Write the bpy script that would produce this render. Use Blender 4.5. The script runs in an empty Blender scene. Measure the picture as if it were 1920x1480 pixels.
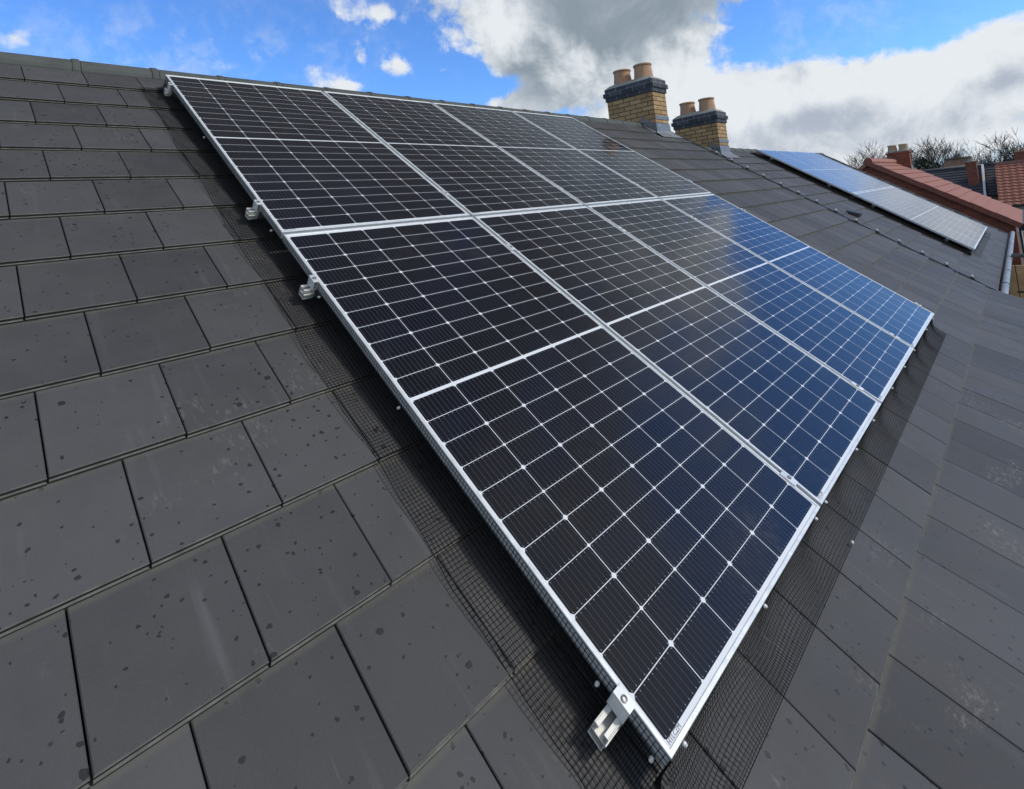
import bpy, math, random
from mathutils import Matrix, Vector, noise

C = bpy.context.scene.collection
PITCH = 0.5960814769599713                       # roof pitch (34.15 degrees)
cP, sP = math.cos(PITCH), math.sin(PITCH)
MR = Matrix.Rotation(PITCH, 4, 'X')              # roof frame: x along ridge, y up the slope, z off the slope
TILE = -0.115                                    # tile surface, measured from the face of the panels
rnd = random.Random(7)
I4 = Matrix.Identity(4)


# ------------------------------------------------------------------ helpers
WM = {}                                          # world matrices of parents, by object name


def place(o, parent, matrix):
    if parent is not None:
        o.parent = parent
        if matrix is not None: o.matrix_basis = WM[parent.name].inverted() @ matrix
        WM[o.name] = matrix if matrix is not None else WM[parent.name].copy()
    else:
        if matrix is not None: o.matrix_basis = matrix
        WM[o.name] = matrix.copy() if matrix is not None else Matrix.Identity(4)


class MB:
    def __init__(self):
        self.v, self.f, self.m, self.t = [], [], [], []

    def poly(self, pts, mat=0, tint=0.5):
        n = len(self.v)
        self.v += [tuple(p) for p in pts]
        self.f.append(tuple(range(n, n + len(pts))))
        self.m.append(mat); self.t.append(tint)

    def faces(self, pts, fs, mat=0, tint=0.5):
        n = len(self.v)
        self.v += [tuple(p) for p in pts]
        for q in fs:
            self.f.append(tuple(n + i for i in q)); self.m.append(mat); self.t.append(tint)

    def box(self, x0, x1, y0, y1, z0, z1, mat=0, tint=0.5, M=None):
        p = [(x0, y0, z0), (x1, y0, z0), (x1, y1, z0), (x0, y1, z0), (x0, y0, z1), (x1, y0, z1), (x1, y1, z1), (x0, y1, z1)]
        if M is not None: p = [tuple(M @ Vector(q)) for q in p]
        self.faces(p, [(0, 3, 2, 1), (4, 5, 6, 7), (0, 1, 5, 4), (1, 2, 6, 5), (2, 3, 7, 6), (3, 0, 4, 7)], mat, tint)

    def tube(self, pts, rad, n=6, cap=True, mat=0):
        """tube through pts with radius (or list of radii)"""
        if not isinstance(rad, (list, tuple)): rad = [rad] * len(pts)
        pts = [Vector(p) for p in pts]
        base = len(self.v)
        up = None
        for i, p in enumerate(pts):
            d = (pts[min(i + 1, len(pts) - 1)] - pts[max(i - 1, 0)])
            if d.length < 1e-9: d = Vector((0, 0, 1))
            d.normalize()
            if up is None:
                up = Vector((0, 0, 1)) if abs(d.z) < 0.9 else Vector((1, 0, 0))
            a = d.cross(up)
            if a.length < 1e-6: a = d.cross(Vector((0, 1, 0)))
            a.normalize(); b = a.cross(d)
            for k in range(n):
                w = 2 * math.pi * k / n
                q = p + (a * math.cos(w) + b * math.sin(w)) * rad[i]
                self.v.append(tuple(q))
        for i in range(len(pts) - 1):
            for k in range(n):
                k2 = (k + 1) % n
                self.f.append((base + i * n + k, base + (i + 1) * n + k, base + (i + 1) * n + k2, base + i * n + k2))
                self.m.append(mat); self.t.append(0.5)
        if cap:
            self.f.append(tuple(base + k for k in range(n))); self.m.append(mat); self.t.append(0.5)
            e = base + (len(pts) - 1) * n
            self.f.append(tuple(e + n - 1 - k for k in range(n))); self.m.append(mat); self.t.append(0.5)

    def lathe(self, prof, center, n=28, mat=0):
        """prof list of (r, z) around vertical axis at center"""
        base = len(self.v)
        for r, z in prof:
            for k in range(n):
                a = 2 * math.pi * k / n
                self.v.append((center[0] + r * math.cos(a), center[1] + r * math.sin(a), center[2] + z))
        for i in range(len(prof) - 1):
            for k in range(n):
                k2 = (k + 1) % n
                self.f.append((base + i * n + k, base + i * n + k2, base + (i + 1) * n + k2, base + (i + 1) * n + k))
                self.m.append(mat); self.t.append(0.5)

    def build(self, name, mats, parent=None, matrix=None, smooth=False, bevel=0.0, tint=False):
        me = bpy.data.meshes.new(name)
        me.from_pydata(self.v, [], self.f)
        if not isinstance(mats, (list, tuple)): mats = [mats]
        for m in mats: me.materials.append(m)
        if len(mats) > 1: me.polygons.foreach_set('material_index', self.m)
        if smooth: me.polygons.foreach_set('use_smooth', [True] * len(self.f))
        if tint:
            at = me.attributes.new('tint', 'FLOAT', 'FACE'); at.data.foreach_set('value', self.t)
        me.update()
        o = bpy.data.objects.new(name, me); C.objects.link(o)
        place(o, parent, matrix)
        if bevel:
            b = o.modifiers.new('bevel', 'BEVEL'); b.width = bevel; b.segments = 2; b.limit_method = 'ANGLE'
        return o


def thing(name, label, cat, matrix=None, group=None):
    o = bpy.data.objects.new(name, None); C.objects.link(o)
    o.empty_display_size = 0.2
    place(o, None, matrix)
    tag(o, label, cat, group)
    return o


def tag(o, label=None, cat=None, group=None, kind=None):
    if label: o['label'] = label
    if cat: o['category'] = cat
    if group: o['group'] = group
    if kind: o['kind'] = kind
    return o


def roofm(x, y, z): return MR @ Matrix.Translation((x, y, z))
def T(x, y, z): return Matrix.Translation((x, y, z))


# ------------------------------------------------------------------ materials
class NT:
    """little wrapper for building node graphs"""
    def __init__(self, name):
        self.mat = bpy.data.materials.new(name); self.mat.use_nodes = True
        self.t = self.mat.node_tree; self.t.nodes.clear()
        self.out = self.t.nodes.new('ShaderNodeOutputMaterial')

    def n(self, typ, **kw):
        nd = self.t.nodes.new(typ)
        for k, v in kw.items(): setattr(nd, k, v)
        return nd

    def link(self, a, b): self.t.links.new(a, b)

    def setin(self, sock, v):
        if isinstance(v, bpy.types.NodeSocket): self.link(v, sock)
        else: sock.default_value = v

    def math(self, op, a, b=None, c=None, clamp=False):
        nd = self.n('ShaderNodeMath', operation=op); nd.use_clamp = clamp
        self.setin(nd.inputs[0], a)
        if b is not None: self.setin(nd.inputs[1], b)
        if c is not None: self.setin(nd.inputs[2], c)
        return nd.outputs[0]

    def ss(self, x, e0, e1, o0=0.0, o1=1.0):
        nd = self.n('ShaderNodeMapRange'); nd.interpolation_type = 'SMOOTHSTEP'
        self.setin(nd.inputs['Value'], x)
        nd.inputs['From Min'].default_value = e0; nd.inputs['From Max'].default_value = e1
        nd.inputs['To Min'].default_value = o0; nd.inputs['To Max'].default_value = o1
        return nd.outputs[0]

    def lin(self, x, e0, e1, o0=0.0, o1=1.0):
        nd = self.n('ShaderNodeMapRange')
        self.setin(nd.inputs['Value'], x)
        nd.inputs['From Min'].default_value = e0; nd.inputs['From Max'].default_value = e1
        nd.inputs['To Min'].default_value = o0; nd.inputs['To Max'].default_value = o1
        return nd.outputs[0]

    def mix(self, f, a, b, blend='MIX'):
        nd = self.n('ShaderNodeMix', data_type='RGBA', blend_type=blend)
        self.setin(nd.inputs[0], f)
        self.setin(nd.inputs[6], (*a, 1) if isinstance(a, tuple) and len(a) == 3 else a)
        self.setin(nd.inputs[7], (*b, 1) if isinstance(b, tuple) and len(b) == 3 else b)
        return nd.outputs[2]

    def noise(self, vec, scale, detail=4, rough=0.55, dist=0.0, dims='3D'):
        nd = self.n('ShaderNodeTexNoise', noise_dimensions=dims)
        if vec is not None: self.link(vec, nd.inputs['Vector'])
        nd.inputs['Scale'].default_value = scale; nd.inputs['Detail'].default_value = detail
        nd.inputs['Roughness'].default_value = rough; nd.inputs['Distortion'].default_value = dist
        return nd.outputs['Fac']

    def voro(self, vec, scale, feature='F1', rand=1.0, out='Distance'):
        nd = self.n('ShaderNodeTexVoronoi', feature=feature)
        self.link(vec, nd.inputs['Vector']); nd.inputs['Scale'].default_value = scale
        nd.inputs['Randomness'].default_value = rand
        return nd.outputs[out], nd

    def obj(self): return self.n('ShaderNodeTexCoord').outputs['Object']

    def mapping(self, vec, scale=(1, 1, 1), rot=(0, 0, 0), loc=(0, 0, 0)):
        nd = self.n('ShaderNodeMapping'); self.link(vec, nd.inputs[0])
        nd.inputs['Scale'].default_value = scale; nd.inputs['Rotation'].default_value = rot; nd.inputs['Location'].default_value = loc
        return nd.outputs[0]

    def bump(self, h, strength=0.3, dist=0.01):
        nd = self.n('ShaderNodeBump'); self.link(h, nd.inputs['Height'])
        nd.inputs['Strength'].default_value = strength; nd.inputs['Distance'].default_value = dist
        return nd.outputs[0]

    def bsdf(self, color, rough=0.5, metal=0.0, spec=0.5, normal=None, ior=1.5):
        b = self.n('ShaderNodeBsdfPrincipled')
        self.setin(b.inputs['Base Color'], (*color, 1) if isinstance(color, tuple) and len(color) == 3 else color)
        self.setin(b.inputs['Roughness'], rough); self.setin(b.inputs['Metallic'], metal)
        b.inputs['IOR'].default_value = ior
        b.inputs['Specular IOR Level'].default_value = spec
        if normal is not None: self.link(normal, b.inputs['Normal'])
        self.link(b.outputs[0], self.out.inputs[0])
        return b


def simple(name, col, rough=0.5, metal=0.0, var=0.12, scale=20.0, bump=0.1, spec=0.5):
    g = NT(name); v = g.obj()
    n1 = g.noise(v, scale, 5, 0.6)
    c = g.mix(g.lin(n1, 0.3, 0.7), tuple(x * (1 - var) for x in col), tuple(min(1, x * (1 + var)) for x in col))
    n2 = g.noise(v, scale * 6, 3)
    g.bsdf(c, g.lin(n1, 0.3, 0.7, max(0, rough - 0.08), min(1, rough + 0.08)), metal, spec, g.bump(n2, bump, 0.002))
    return g.mat


def tile_material(name, base=(0.069, 0.069, 0.0705), gauge=0.3205, off=0.04, dirt=1.0, spots=1.0, seed=0.0):
    g = NT(name); v0 = g.obj()
    v = g.mapping(v0, loc=(seed, seed * 0.7, 0))
    at = g.n('ShaderNodeAttribute', attribute_name='tint').outputs['Fac']
    sep = g.n('ShaderNodeSeparateXYZ'); g.link(v0, sep.inputs[0]); x, y = sep.outputs[0], sep.outputs[1]
    # broad and fine tone variation
    n_big = g.noise(v, 1.1, 4, 0.6); n_mid = g.noise(v, 7.0, 5, 0.62); n_fine = g.noise(v, 260.0, 2, 0.5)
    val = g.math('ADD', g.lin(at, 0, 1, 0.79, 1.17), g.lin(n_big, 0.3, 0.7, -0.13, 0.13))
    val = g.math('ADD', val, g.lin(n_mid, 0.3, 0.7, -0.06, 0.06))
    val = g.math('ADD', val, g.lin(n_fine, 0.3, 0.7, -0.05, 0.05))
    col = g.mix(1.0, base, (1, 1, 1)); 
    vm = g.n('ShaderNodeVectorMath', operation='SCALE'); vm.inputs[0].default_value = base; g.link(val, vm.inputs['Scale'])
    col = vm.outputs[0]
    # warm/cool drift
    col = g.mix(g.lin(g.noise(v, 2.3, 3), 0.35, 0.65, 0, 0.35), col, g.mix(1.0, col, (1.06, 0.98, 0.88), 'MULTIPLY'))
    # long pale streaks running down the slope
    vs = g.mapping(v, scale=(22, 1.6, 1)); st = g.noise(vs, 1.0, 4, 0.55)
    vs2 = g.mapping(v, scale=(90, 3.5, 1)); st2 = g.noise(vs2, 1.0, 3, 0.5)
    streak = g.math('MULTIPLY', g.ss(st, 0.56, 0.78), g.ss(g.noise(v, 3.1, 2), 0.42, 0.62))
    col = g.mix(g.math('MULTIPLY', streak, 0.26 * dirt), col, (0.17, 0.17, 0.18))
    streak2 = g.math('MULTIPLY', g.ss(st2, 0.66, 0.78), g.ss(g.noise(v, 4.7, 2), 0.52, 0.66))
    col = g.mix(g.math('MULTIPLY', streak2, 0.25 * dirt), col, (0.22, 0.22, 0.22))
    # scuffs: boot marks and mortar smears, cream and broken up
    scmask = g.math('MULTIPLY', g.ss(g.noise(v, 2.9, 2, 0.5), 0.62, 0.70), g.ss(g.noise(g.mapping(v, scale=(55, 24, 1), rot=(0, 0, 0.5)), 1.0, 5, 0.7), 0.52, 0.68))
    col = g.mix(g.math('MULTIPLY', scmask, 0.32 * dirt), col, (0.24, 0.225, 0.205))
    right = g.math('MULTIPLY', g.ss(y, -4.25, -4.7), g.ss(x, 0.2, 0.9))
    sc2 = g.math('MULTIPLY', g.ss(g.noise(v, 4.3, 2, 0.5), 0.545, 0.66), g.ss(g.noise(g.mapping(v, scale=(30, 62, 1), rot=(0, 0, -0.35)), 1.0, 6, 0.75), 0.47, 0.70))
    col = g.mix(g.math('MULTIPLY', g.math('MULTIPLY', sc2, right), 0.5 * dirt), col, (0.30, 0.27, 0.235))
    # wet drops: small dark round stains
    vd = g.n('ShaderNodeVectorMath', operation='ADD'); g.link(v, vd.inputs[0])
    nz = g.n('ShaderNodeTexNoise'); g.link(v, nz.inputs['Vector']); nz.inputs['Scale'].default_value = 60
    sc = g.n('ShaderNodeVectorMath', operation='SCALE'); g.link(nz.outputs['Color'], sc.inputs[0]); sc.inputs['Scale'].default_value = 0.013
    g.link(sc.outputs[0], vd.inputs[1])
    dens = g.noise(v, 2.0, 2)
    tot = None
    for s_, rmin, rmax, keep in ((15.0, 0.05, 0.150, 0.32), (36.0, 0.06, 0.20, 0.28), (7.0, 0.035, 0.078, 0.45), (23.0, 0.04, 0.14, 0.30)):
        mp = g.mapping(vd.outputs[0], scale=(1, 1, 0), loc=(s_, s_, 0))
        d, nd = g.voro(mp, s_)
        cs = g.n('ShaderNodeSeparateColor'); g.link(nd.outputs['Color'], cs.inputs[0])
        rr = g.lin(cs.outputs[0], 0, 1, rmin, rmax)
        on = g.math('GREATER_THAN', g.math('ADD', cs.outputs[1], g.lin(dens, 0.35, 0.65, -0.42, 0.30)), keep)
        e = g.math('SUBTRACT', rr, d)
        a = g.math('MULTIPLY', g.ss(e, -0.004, 0.012), on)
        tot = a if tot is None else g.math('MAXIMUM', tot, a)
    area = g.ss(x, 3.5, 0.4, 0.25, 1.0)
    tot = g.math('MULTIPLY', g.math('MULTIPLY', tot, 0.85 * spots), area)
    col = g.mix(tot, col, (0.017, 0.017, 0.018))
    # grime line just below each tail and along its edge
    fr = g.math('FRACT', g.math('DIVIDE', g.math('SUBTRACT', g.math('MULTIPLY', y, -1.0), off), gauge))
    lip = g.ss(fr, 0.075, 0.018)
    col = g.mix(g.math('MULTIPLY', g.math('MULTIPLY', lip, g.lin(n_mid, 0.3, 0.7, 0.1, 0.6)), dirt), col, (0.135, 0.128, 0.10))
    rough = g.math('SUBTRACT', g.lin(n_mid, 0.3, 0.7, 0.56, 0.72), g.math('MULTIPLY', tot, 0.15))
    h = g.math('ADD', g.math('MULTIPLY', n_fine, 0.5), g.math('MULTIPLY', n_mid, 0.6))
    g.bsdf(col, rough, 0.0, 0.30, g.bump(h, 0.22, 0.003))
    return g.mat


def brick_material(name, c1, c2, mortar, horiz='Y', scale=1.0, bw=0.225, bh=0.075, mw=0.010, dark=0.0, lines=True):
    """brickwork in metres on vertical faces; horiz axis picked from the face normal"""
    g = NT(name); v = g.obj()
    sep = g.n('ShaderNodeSeparateXYZ'); g.link(v, sep.inputs[0])
    geo = g.n('ShaderNodeNewGeometry')
    tc = g.n('ShaderNodeTexCoord'); sn = g.n('ShaderNodeSeparateXYZ'); g.link(tc.outputs['Normal'], sn.inputs[0])
    isx = g.math('GREATER_THAN', g.math('ABSOLUTE', sn.outputs[0]), 0.6)
    hx = g.math('ADD', g.math('MULTIPLY', isx, sep.outputs[1]), g.math('MULTIPLY', g.math('SUBTRACT', 1.0, isx), g.math('ADD', sep.outputs[0], 0.1125)))
    cmb = g.n('ShaderNodeCombineXYZ'); g.link(hx, cmb.inputs[0]); g.link(sep.outputs[2], cmb.inputs[1])
    # slight edge wobble
    wob = g.n('ShaderNodeTexNoise'); g.link(v, wob.inputs['Vector']); wob.inputs['Scale'].default_value = 30
    ws = g.n('ShaderNodeVectorMath', operation='SCALE'); g.link(wob.outputs['Color'], ws.inputs[0]); ws.inputs['Scale'].default_value = 0.004
    wa = g.n('ShaderNodeVectorMath', operation='ADD'); g.link(cmb.outputs[0], wa.inputs[0]); g.link(ws.outputs[0], wa.inputs[1])
    b = g.n('ShaderNodeTexBrick'); g.link(wa.outputs[0], b.inputs['Vector'])
    b.offset = 0.5; b.squash = 1.0
    b.inputs['Scale'].default_value = 1.0
    b.inputs['Color1'].default_value = (*c1, 1); b.inputs['Color2'].default_value = (*c2, 1); b.inputs['Mortar'].default_value = (*mortar, 1)
    b.inputs['Mortar Size'].default_value = mw / 2 * 1.1; b.inputs['Mortar Smooth'].default_value = 0.1
    b.inputs['Brick Width'].default_value = bw; b.inputs['Row Height'].default_value = bh
    n1 = g.noise(v, 9, 4, 0.6); n2 = g.noise(v, 90, 4, 0.6)
    col = g.mix(g.ss(n1, 0.5, 0.75, 0, 0.5), b.outputs['Color'], g.mix(1.0, b.outputs['Color'], (0.55, 0.42, 0.33), 'MULTIPLY'))
    col = g.mix(1.0, col, g.mix(g.lin(n2, 0.3, 0.7), (0.82, 0.82, 0.82), (1.12, 1.12, 1.12)), 'MULTIPLY')
    h = g.math('ADD', g.math('MULTIPLY', b.outputs['Fac'], -1.0), g.math('MULTIPLY', n2, 0.35))
    g.bsdf(col, 0.85, 0, 0.25, g.bump(h, 0.7, 0.006))
    return g.mat


def cell_material(PWi, PLi, rows=22, cols=6, rough=0.085, dusty=0.004, ior=1.45):
    """face of a panel: x 0..PW, y 0..-PL in object space"""
    g = NT('panel cells %.2f' % PLi); v = g.obj()
    sep = g.n('ShaderNodeSeparateXYZ'); g.link(v, sep.inputs[0])
    X = sep.outputs[0]; Y = g.math('MULTIPLY', sep.outputs[1], -1.0)
    mx, my, mid = 0.015, 0.022, 0.012
    cw = (PWi - 2 * mx) / cols; half = (PLi - 2 * my - mid) / 2; ch = half / (rows // 2)
    gx, gy = 0.0023, 0.0020
    cx = g.math('DIVIDE', g.math('SUBTRACT', X, mx), cw); fx = g.math('FRACT', cx); ix = g.math('FLOOR', cx)
    low = g.math('GREATER_THAN', Y, PLi / 2)
    ys = g.math('SUBTRACT', g.math('SUBTRACT', Y, my), g.math('MULTIPLY', low, half + mid))
    cy = g.math('DIVIDE', ys, ch); fy = g.math('FRACT', cy); iy = g.math('FLOOR', g.math('ADD', cy, g.math('MULTIPLY', low, 11)))
    # distances (metres) to the nearest cell boundary
    dx = g.math('MULTIPLY', g.math('MINIMUM', fx, g.math('SUBTRACT', 1.0, fx)), cw)
    dy = g.math('MULTIPLY', g.math('MINIMUM', fy, g.math('SUBTRACT', 1.0, fy)), ch)
    inx = g.math('GREATER_THAN', dx, gx / 2); iny = g.math('GREATER_THAN', dy, gy / 2)
    # chamfered corners, bigger on every other row
    par = g.math('FRACT', g.math('MULTIPLY', g.math('ADD', g.math('ROUND', cy), 0.01), 0.5))
    big = g.math('LESS_THAN', par, 0.25)
    inc = g.math('GREATER_THAN', g.math('ADD', dx, dy), g.math('ADD', 0.0068, g.math('MULTIPLY', big, 0.0030)))
    inside = g.math('MULTIPLY', g.math('MULTIPLY', inx, iny), inc)
    area = g.math('MULTIPLY', g.math('MULTIPLY', g.math('GREATER_THAN', X, mx), g.math('LESS_THAN', X, PWi - mx)),
                  g.math('MULTIPLY', g.math('GREATER_THAN', ys, 0.0), g.math('LESS_THAN', ys, half)))
    inside = g.math('MULTIPLY', inside, area)
    # bus bars down the slope with soldered pads at the ends of each half cell
    nb = 10
    fb = g.math('FRACT', g.math('MULTIPLY', fx, nb)); db = g.math('MULTIPLY', g.math('ABSOLUTE', g.math('SUBTRACT', fb, 0.5)), cw / nb)
    bus = g.math('LESS_THAN', db, 0.00050)
    pad = g.math('MULTIPLY', g.math('LESS_THAN', db, 0.0009), g.math('LESS_THAN', g.math('ABSOLUTE', g.math('SUBTRACT', dy, 0.0060)), 0.0012))
    # cell tone
    wn = g.n('ShaderNodeTexWhiteNoise', noise_dimensions='3D'); cc = g.n('ShaderNodeCombineXYZ')
    g.link(ix, cc.inputs[0]); g.link(iy, cc.inputs[1])
    oi = g.n('ShaderNodeObjectInfo'); g.link(oi.outputs['Random'], cc.inputs[2]); g.link(cc.outputs[0], wn.inputs['Vector'])
    ccol = g.mix(wn.outputs['Value'], (0.0018, 0.0020, 0.0050), (0.0042, 0.0044, 0.0085))
    ccol = g.mix(g.math('MULTIPLY', bus, 0.6), ccol, (0.115, 0.115, 0.135))
    ccol = g.mix(pad, ccol, (0.30, 0.30, 0.32))
    col = g.mix(inside, (0.72, 0.74, 0.75), ccol)
    # dust and smears on the glass
    vo = g.n('ShaderNodeVectorMath', operation='ADD'); g.link(v, vo.inputs[0]); rv = g.n('ShaderNodeCombineXYZ')
    g.link(g.math('MULTIPLY', oi.outputs['Random'], 37.0), rv.inputs[0]); g.link(rv.outputs[0], vo.inputs[1])
    d1 = g.noise(vo.outputs[0], 2.2, 4, 0.6); d2 = g.noise(g.mapping(vo.outputs[0], scale=(30, 6, 1), rot=(0, 0, 0.4)), 1.0, 5, 0.7)
    d3 = g.noise(vo.outputs[0], 30, 5, 0.7)
    dust = g.math('MULTIPLY', g.ss(d1, 0.50, 0.72), g.ss(g.math('MULTIPLY', g.math('ADD', d2, d3), 0.5), 0.44, 0.62))
    dust = g.math('ADD', g.math('MULTIPLY', dust, 0.040), dusty)
    col = g.mix(dust, col, (0.45, 0.43, 0.40))
    nb1 = g.noise(vo.outputs[0], 1.3, 2, 0.5); nb2 = g.noise(vo.outputs[0], 600, 1, 0.5)
    bn = g.n('ShaderNodeBump'); bn.inputs['Strength'].default_value = 0.06; bn.inputs['Distance'].default_value = 0.05
    g.link(nb1, bn.inputs['Height'])
    b = g.bsdf(col, g.math('ADD', rough, g.math('MULTIPLY', dust, 1.5)), 0, 0.5, bn.outputs[0], ior)
    return g.mat


M_tile = tile_material('grey concrete tiles')
M_tile_n = tile_material('grey concrete tiles next house', gauge=0.320, off=0.307, spots=0.4, dirt=0.9, seed=31.0)
M_tile_back = simple('grey tiles rear slope', (0.072, 0.072, 0.074), 0.6)
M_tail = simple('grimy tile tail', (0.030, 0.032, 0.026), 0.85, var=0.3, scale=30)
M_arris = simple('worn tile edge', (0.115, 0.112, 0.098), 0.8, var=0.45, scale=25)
M_felt = simple('roof underlay', (0.012, 0.012, 0.012), 0.9)
M_ridge = simple('weathered ridge concrete', (0.072, 0.078, 0.070), 0.75, var=0.25, scale=9, bump=0.4)
M_ridge_seal = simple('ridge roll', (0.11, 0.115, 0.10), 0.7)
M_alu = simple('anodised aluminium', (0.68, 0.70, 0.69), 0.40, 0.3, var=0.12, scale=22, bump=0.08)
M_rail = simple('mill aluminium rail', (0.62, 0.61, 0.57), 0.45, 0.3, var=0.08, scale=30, bump=0.08)
M_steel = simple('bolt steel', (0.18, 0.18, 0.18), 0.35, 0.8)
M_back = simple('panel backsheet', (0.55, 0.56, 0.57), 0.6)
M_wire = simple('black coated wire', (0.008, 0.008, 0.008), 0.9, bump=0.0, spec=0.05)
M_clip = simple('bright clip', (0.75, 0.75, 0.73), 0.35, 0.2)
M_cliph = simple('dulled white plastic', (0.50, 0.50, 0.48), 0.6)
M_blackpl = simple('black plastic', (0.012, 0.012, 0.013), 0.45)
M_lead = simple('lead sheet', (0.185, 0.19, 0.195), 0.5, 0.25, var=0.3, scale=12, bump=0.5)
M_mortar = simple('mortar flaunching', (0.30, 0.30, 0.26), 0.9, var=0.25, scale=12, bump=0.6)
M_pot = simple('terracotta pot', (0.43, 0.255, 0.15), 0.8, var=0.2, scale=9, bump=0.25)
M_yb = brick_material('buff brick', (0.49, 0.335, 0.165), (0.36, 0.225, 0.105), (0.085, 0.062, 0.045), mw=0.012)
M_bb = brick_material('blue brick', (0.095, 0.10, 0.115), (0.052, 0.056, 0.068), (0.30, 0.31, 0.32), mw=0.008)
M_rb = brick_material('red brick', (0.26, 0.080, 0.045), (0.17, 0.055, 0.035), (0.17, 0.13, 0.10), mw=0.010)
M_render = simple('house wall render', (0.42, 0.38, 0.30), 0.9, scale=3)
M_redtile = simple('red concrete tile', (0.31, 0.125, 0.085), 0.8, var=0.12, scale=5, bump=0.3)
M_reddark = simple('red verge tile', (0.20, 0.075, 0.05), 0.8, var=0.25, scale=5, bump=0.3)
M_redridge = simple('red ridge tile', (0.36, 0.16, 0.12), 0.8, var=0.12)
M_galv = simple('galvanised tube', (0.27, 0.275, 0.27), 0.45, 0.5, var=0.3, scale=8, bump=0.15)
M_timber = simple('timber board', (0.50, 0.36, 0.19), 0.8, var=0.2, scale=6, bump=0.3)
M_gutter = simple('gutter silt', (0.19, 0.195, 0.19), 0.45, var=0.45, scale=7)
M_slate = simple('dark slate', (0.045, 0.050, 0.060), 0.6, var=0.25, scale=4, bump=0.3)
M_white = simple('white paint', (0.68, 0.67, 0.63), 0.6)
M_glassd = simple('window dark glass', (0.02, 0.022, 0.026), 0.15, var=0.05)
M_bark = simple('bark', (0.065, 0.052, 0.040), 0.9, var=0.3)
M_twig = simple('twig', (0.085, 0.066, 0.050), 0.9, var=0.3)
M_ivy = simple('ivy leaf', (0.030, 0.042, 0.016), 0.7, var=0.5, scale=1.5)
M_hedge = simple('evergreen leaf', (0.022, 0.034, 0.014), 0.75, var=0.5, scale=1.0)
M_grass = simple('grass ground', (0.06, 0.085, 0.03), 0.95, var=0.3, scale=0.2)
M_ink = simple('label ink', (0.16, 0.16, 0.18), 0.6)
M_cells = cell_material(1.134, 2.094)


# ------------------------------------------------------------------ roofs
def tile_mesh(mb, u0, u1, tails, off, z, w=0.299, seed=1, kick=99.0):
    """courses of flat interlocking tiles; tails = list of v of each tail, z = roof plane height of the visible top"""
    r = random.Random(seed)
    n = len(tails)
    for k, vt in enumerate(tails):
        head = (tails[k - 1] - 0.03) if k else vt - 0.375
        shift = off if (k % 2 == 0) else off + w / 2
        i0 = math.floor((u0 - shift) / w); i1 = math.ceil((u1 - shift) / w)
        for i in range(i0, i1 + 1):
            a = max(u0, shift + i * w); b = min(u1, shift + (i + 1) * w)
            if b - a < 0.02: continue
            g_ = 0.0020
            a += g_; b -= g_
            dz = r.uniform(-0.0012, 0.0012); dl = r.uniform(-0.0015, 0.0015); tw = r.uniform(-0.001, 0.001)
            vt_ = vt + dl
            zt = z + 0.012 + dz; zh = z - 0.011 + dz
            t = r.random()
            def P(u, v, h):  # twist a little
                f = (u - a) / max(b - a, 1e-6) - 0.5
                return (u, -v, h + tw * f + max(0.0, v - kick) * 0.18)
            e = 0.0022                    # arris
            def zz(v): return zh + (zt - zh) * (v - head) / (vt_ - head)
            # top surface with small bevels on the tail and both sides
            A = P(a + e, head, zh); B = P(b - e, head, zh); Cc = P(b - e, vt_ - e, zz(vt_ - e)); D = P(a + e, vt_ - e, zz(vt_ - e))
            mb.poly([A, D, Cc, B], 0, t)
            As = P(a, head, zh - e); Ds = P(a, vt_ - e, zz(vt_ - e) - e); mb.poly([As, Ds, D, A], 0, t)
            Bs = P(b, head, zh - e); Cs = P(b, vt_ - e, zz(vt_ - e) - e); mb.poly([B, Cc, Cs, Bs], 0, t)
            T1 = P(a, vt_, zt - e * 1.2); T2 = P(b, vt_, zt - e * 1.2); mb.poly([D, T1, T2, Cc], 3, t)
            mb.poly([Ds, T1, D], 0, t); mb.poly([Cc, T2, Cs], 0, t)
            # tail: upper face, small ledge, lower face
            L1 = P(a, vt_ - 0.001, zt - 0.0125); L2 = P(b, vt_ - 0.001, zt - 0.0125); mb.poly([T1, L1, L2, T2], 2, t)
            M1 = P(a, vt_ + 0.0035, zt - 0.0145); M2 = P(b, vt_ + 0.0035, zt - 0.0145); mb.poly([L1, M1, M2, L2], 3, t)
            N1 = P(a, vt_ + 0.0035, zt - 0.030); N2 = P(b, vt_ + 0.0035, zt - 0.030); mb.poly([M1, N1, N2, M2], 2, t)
            # sides
            S1 = P(a, head, zh - 0.022); mb.poly([As, S1, N1, M1, T1, Ds], 0, 0.1)
            S2 = P(b, head, zh - 0.022); mb.poly([Bs, Cs, T2, M2, N2, S2], 0, 0.1)


def world_from_roof(u, v, z): return MR @ Vector((u, -v, z))


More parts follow.
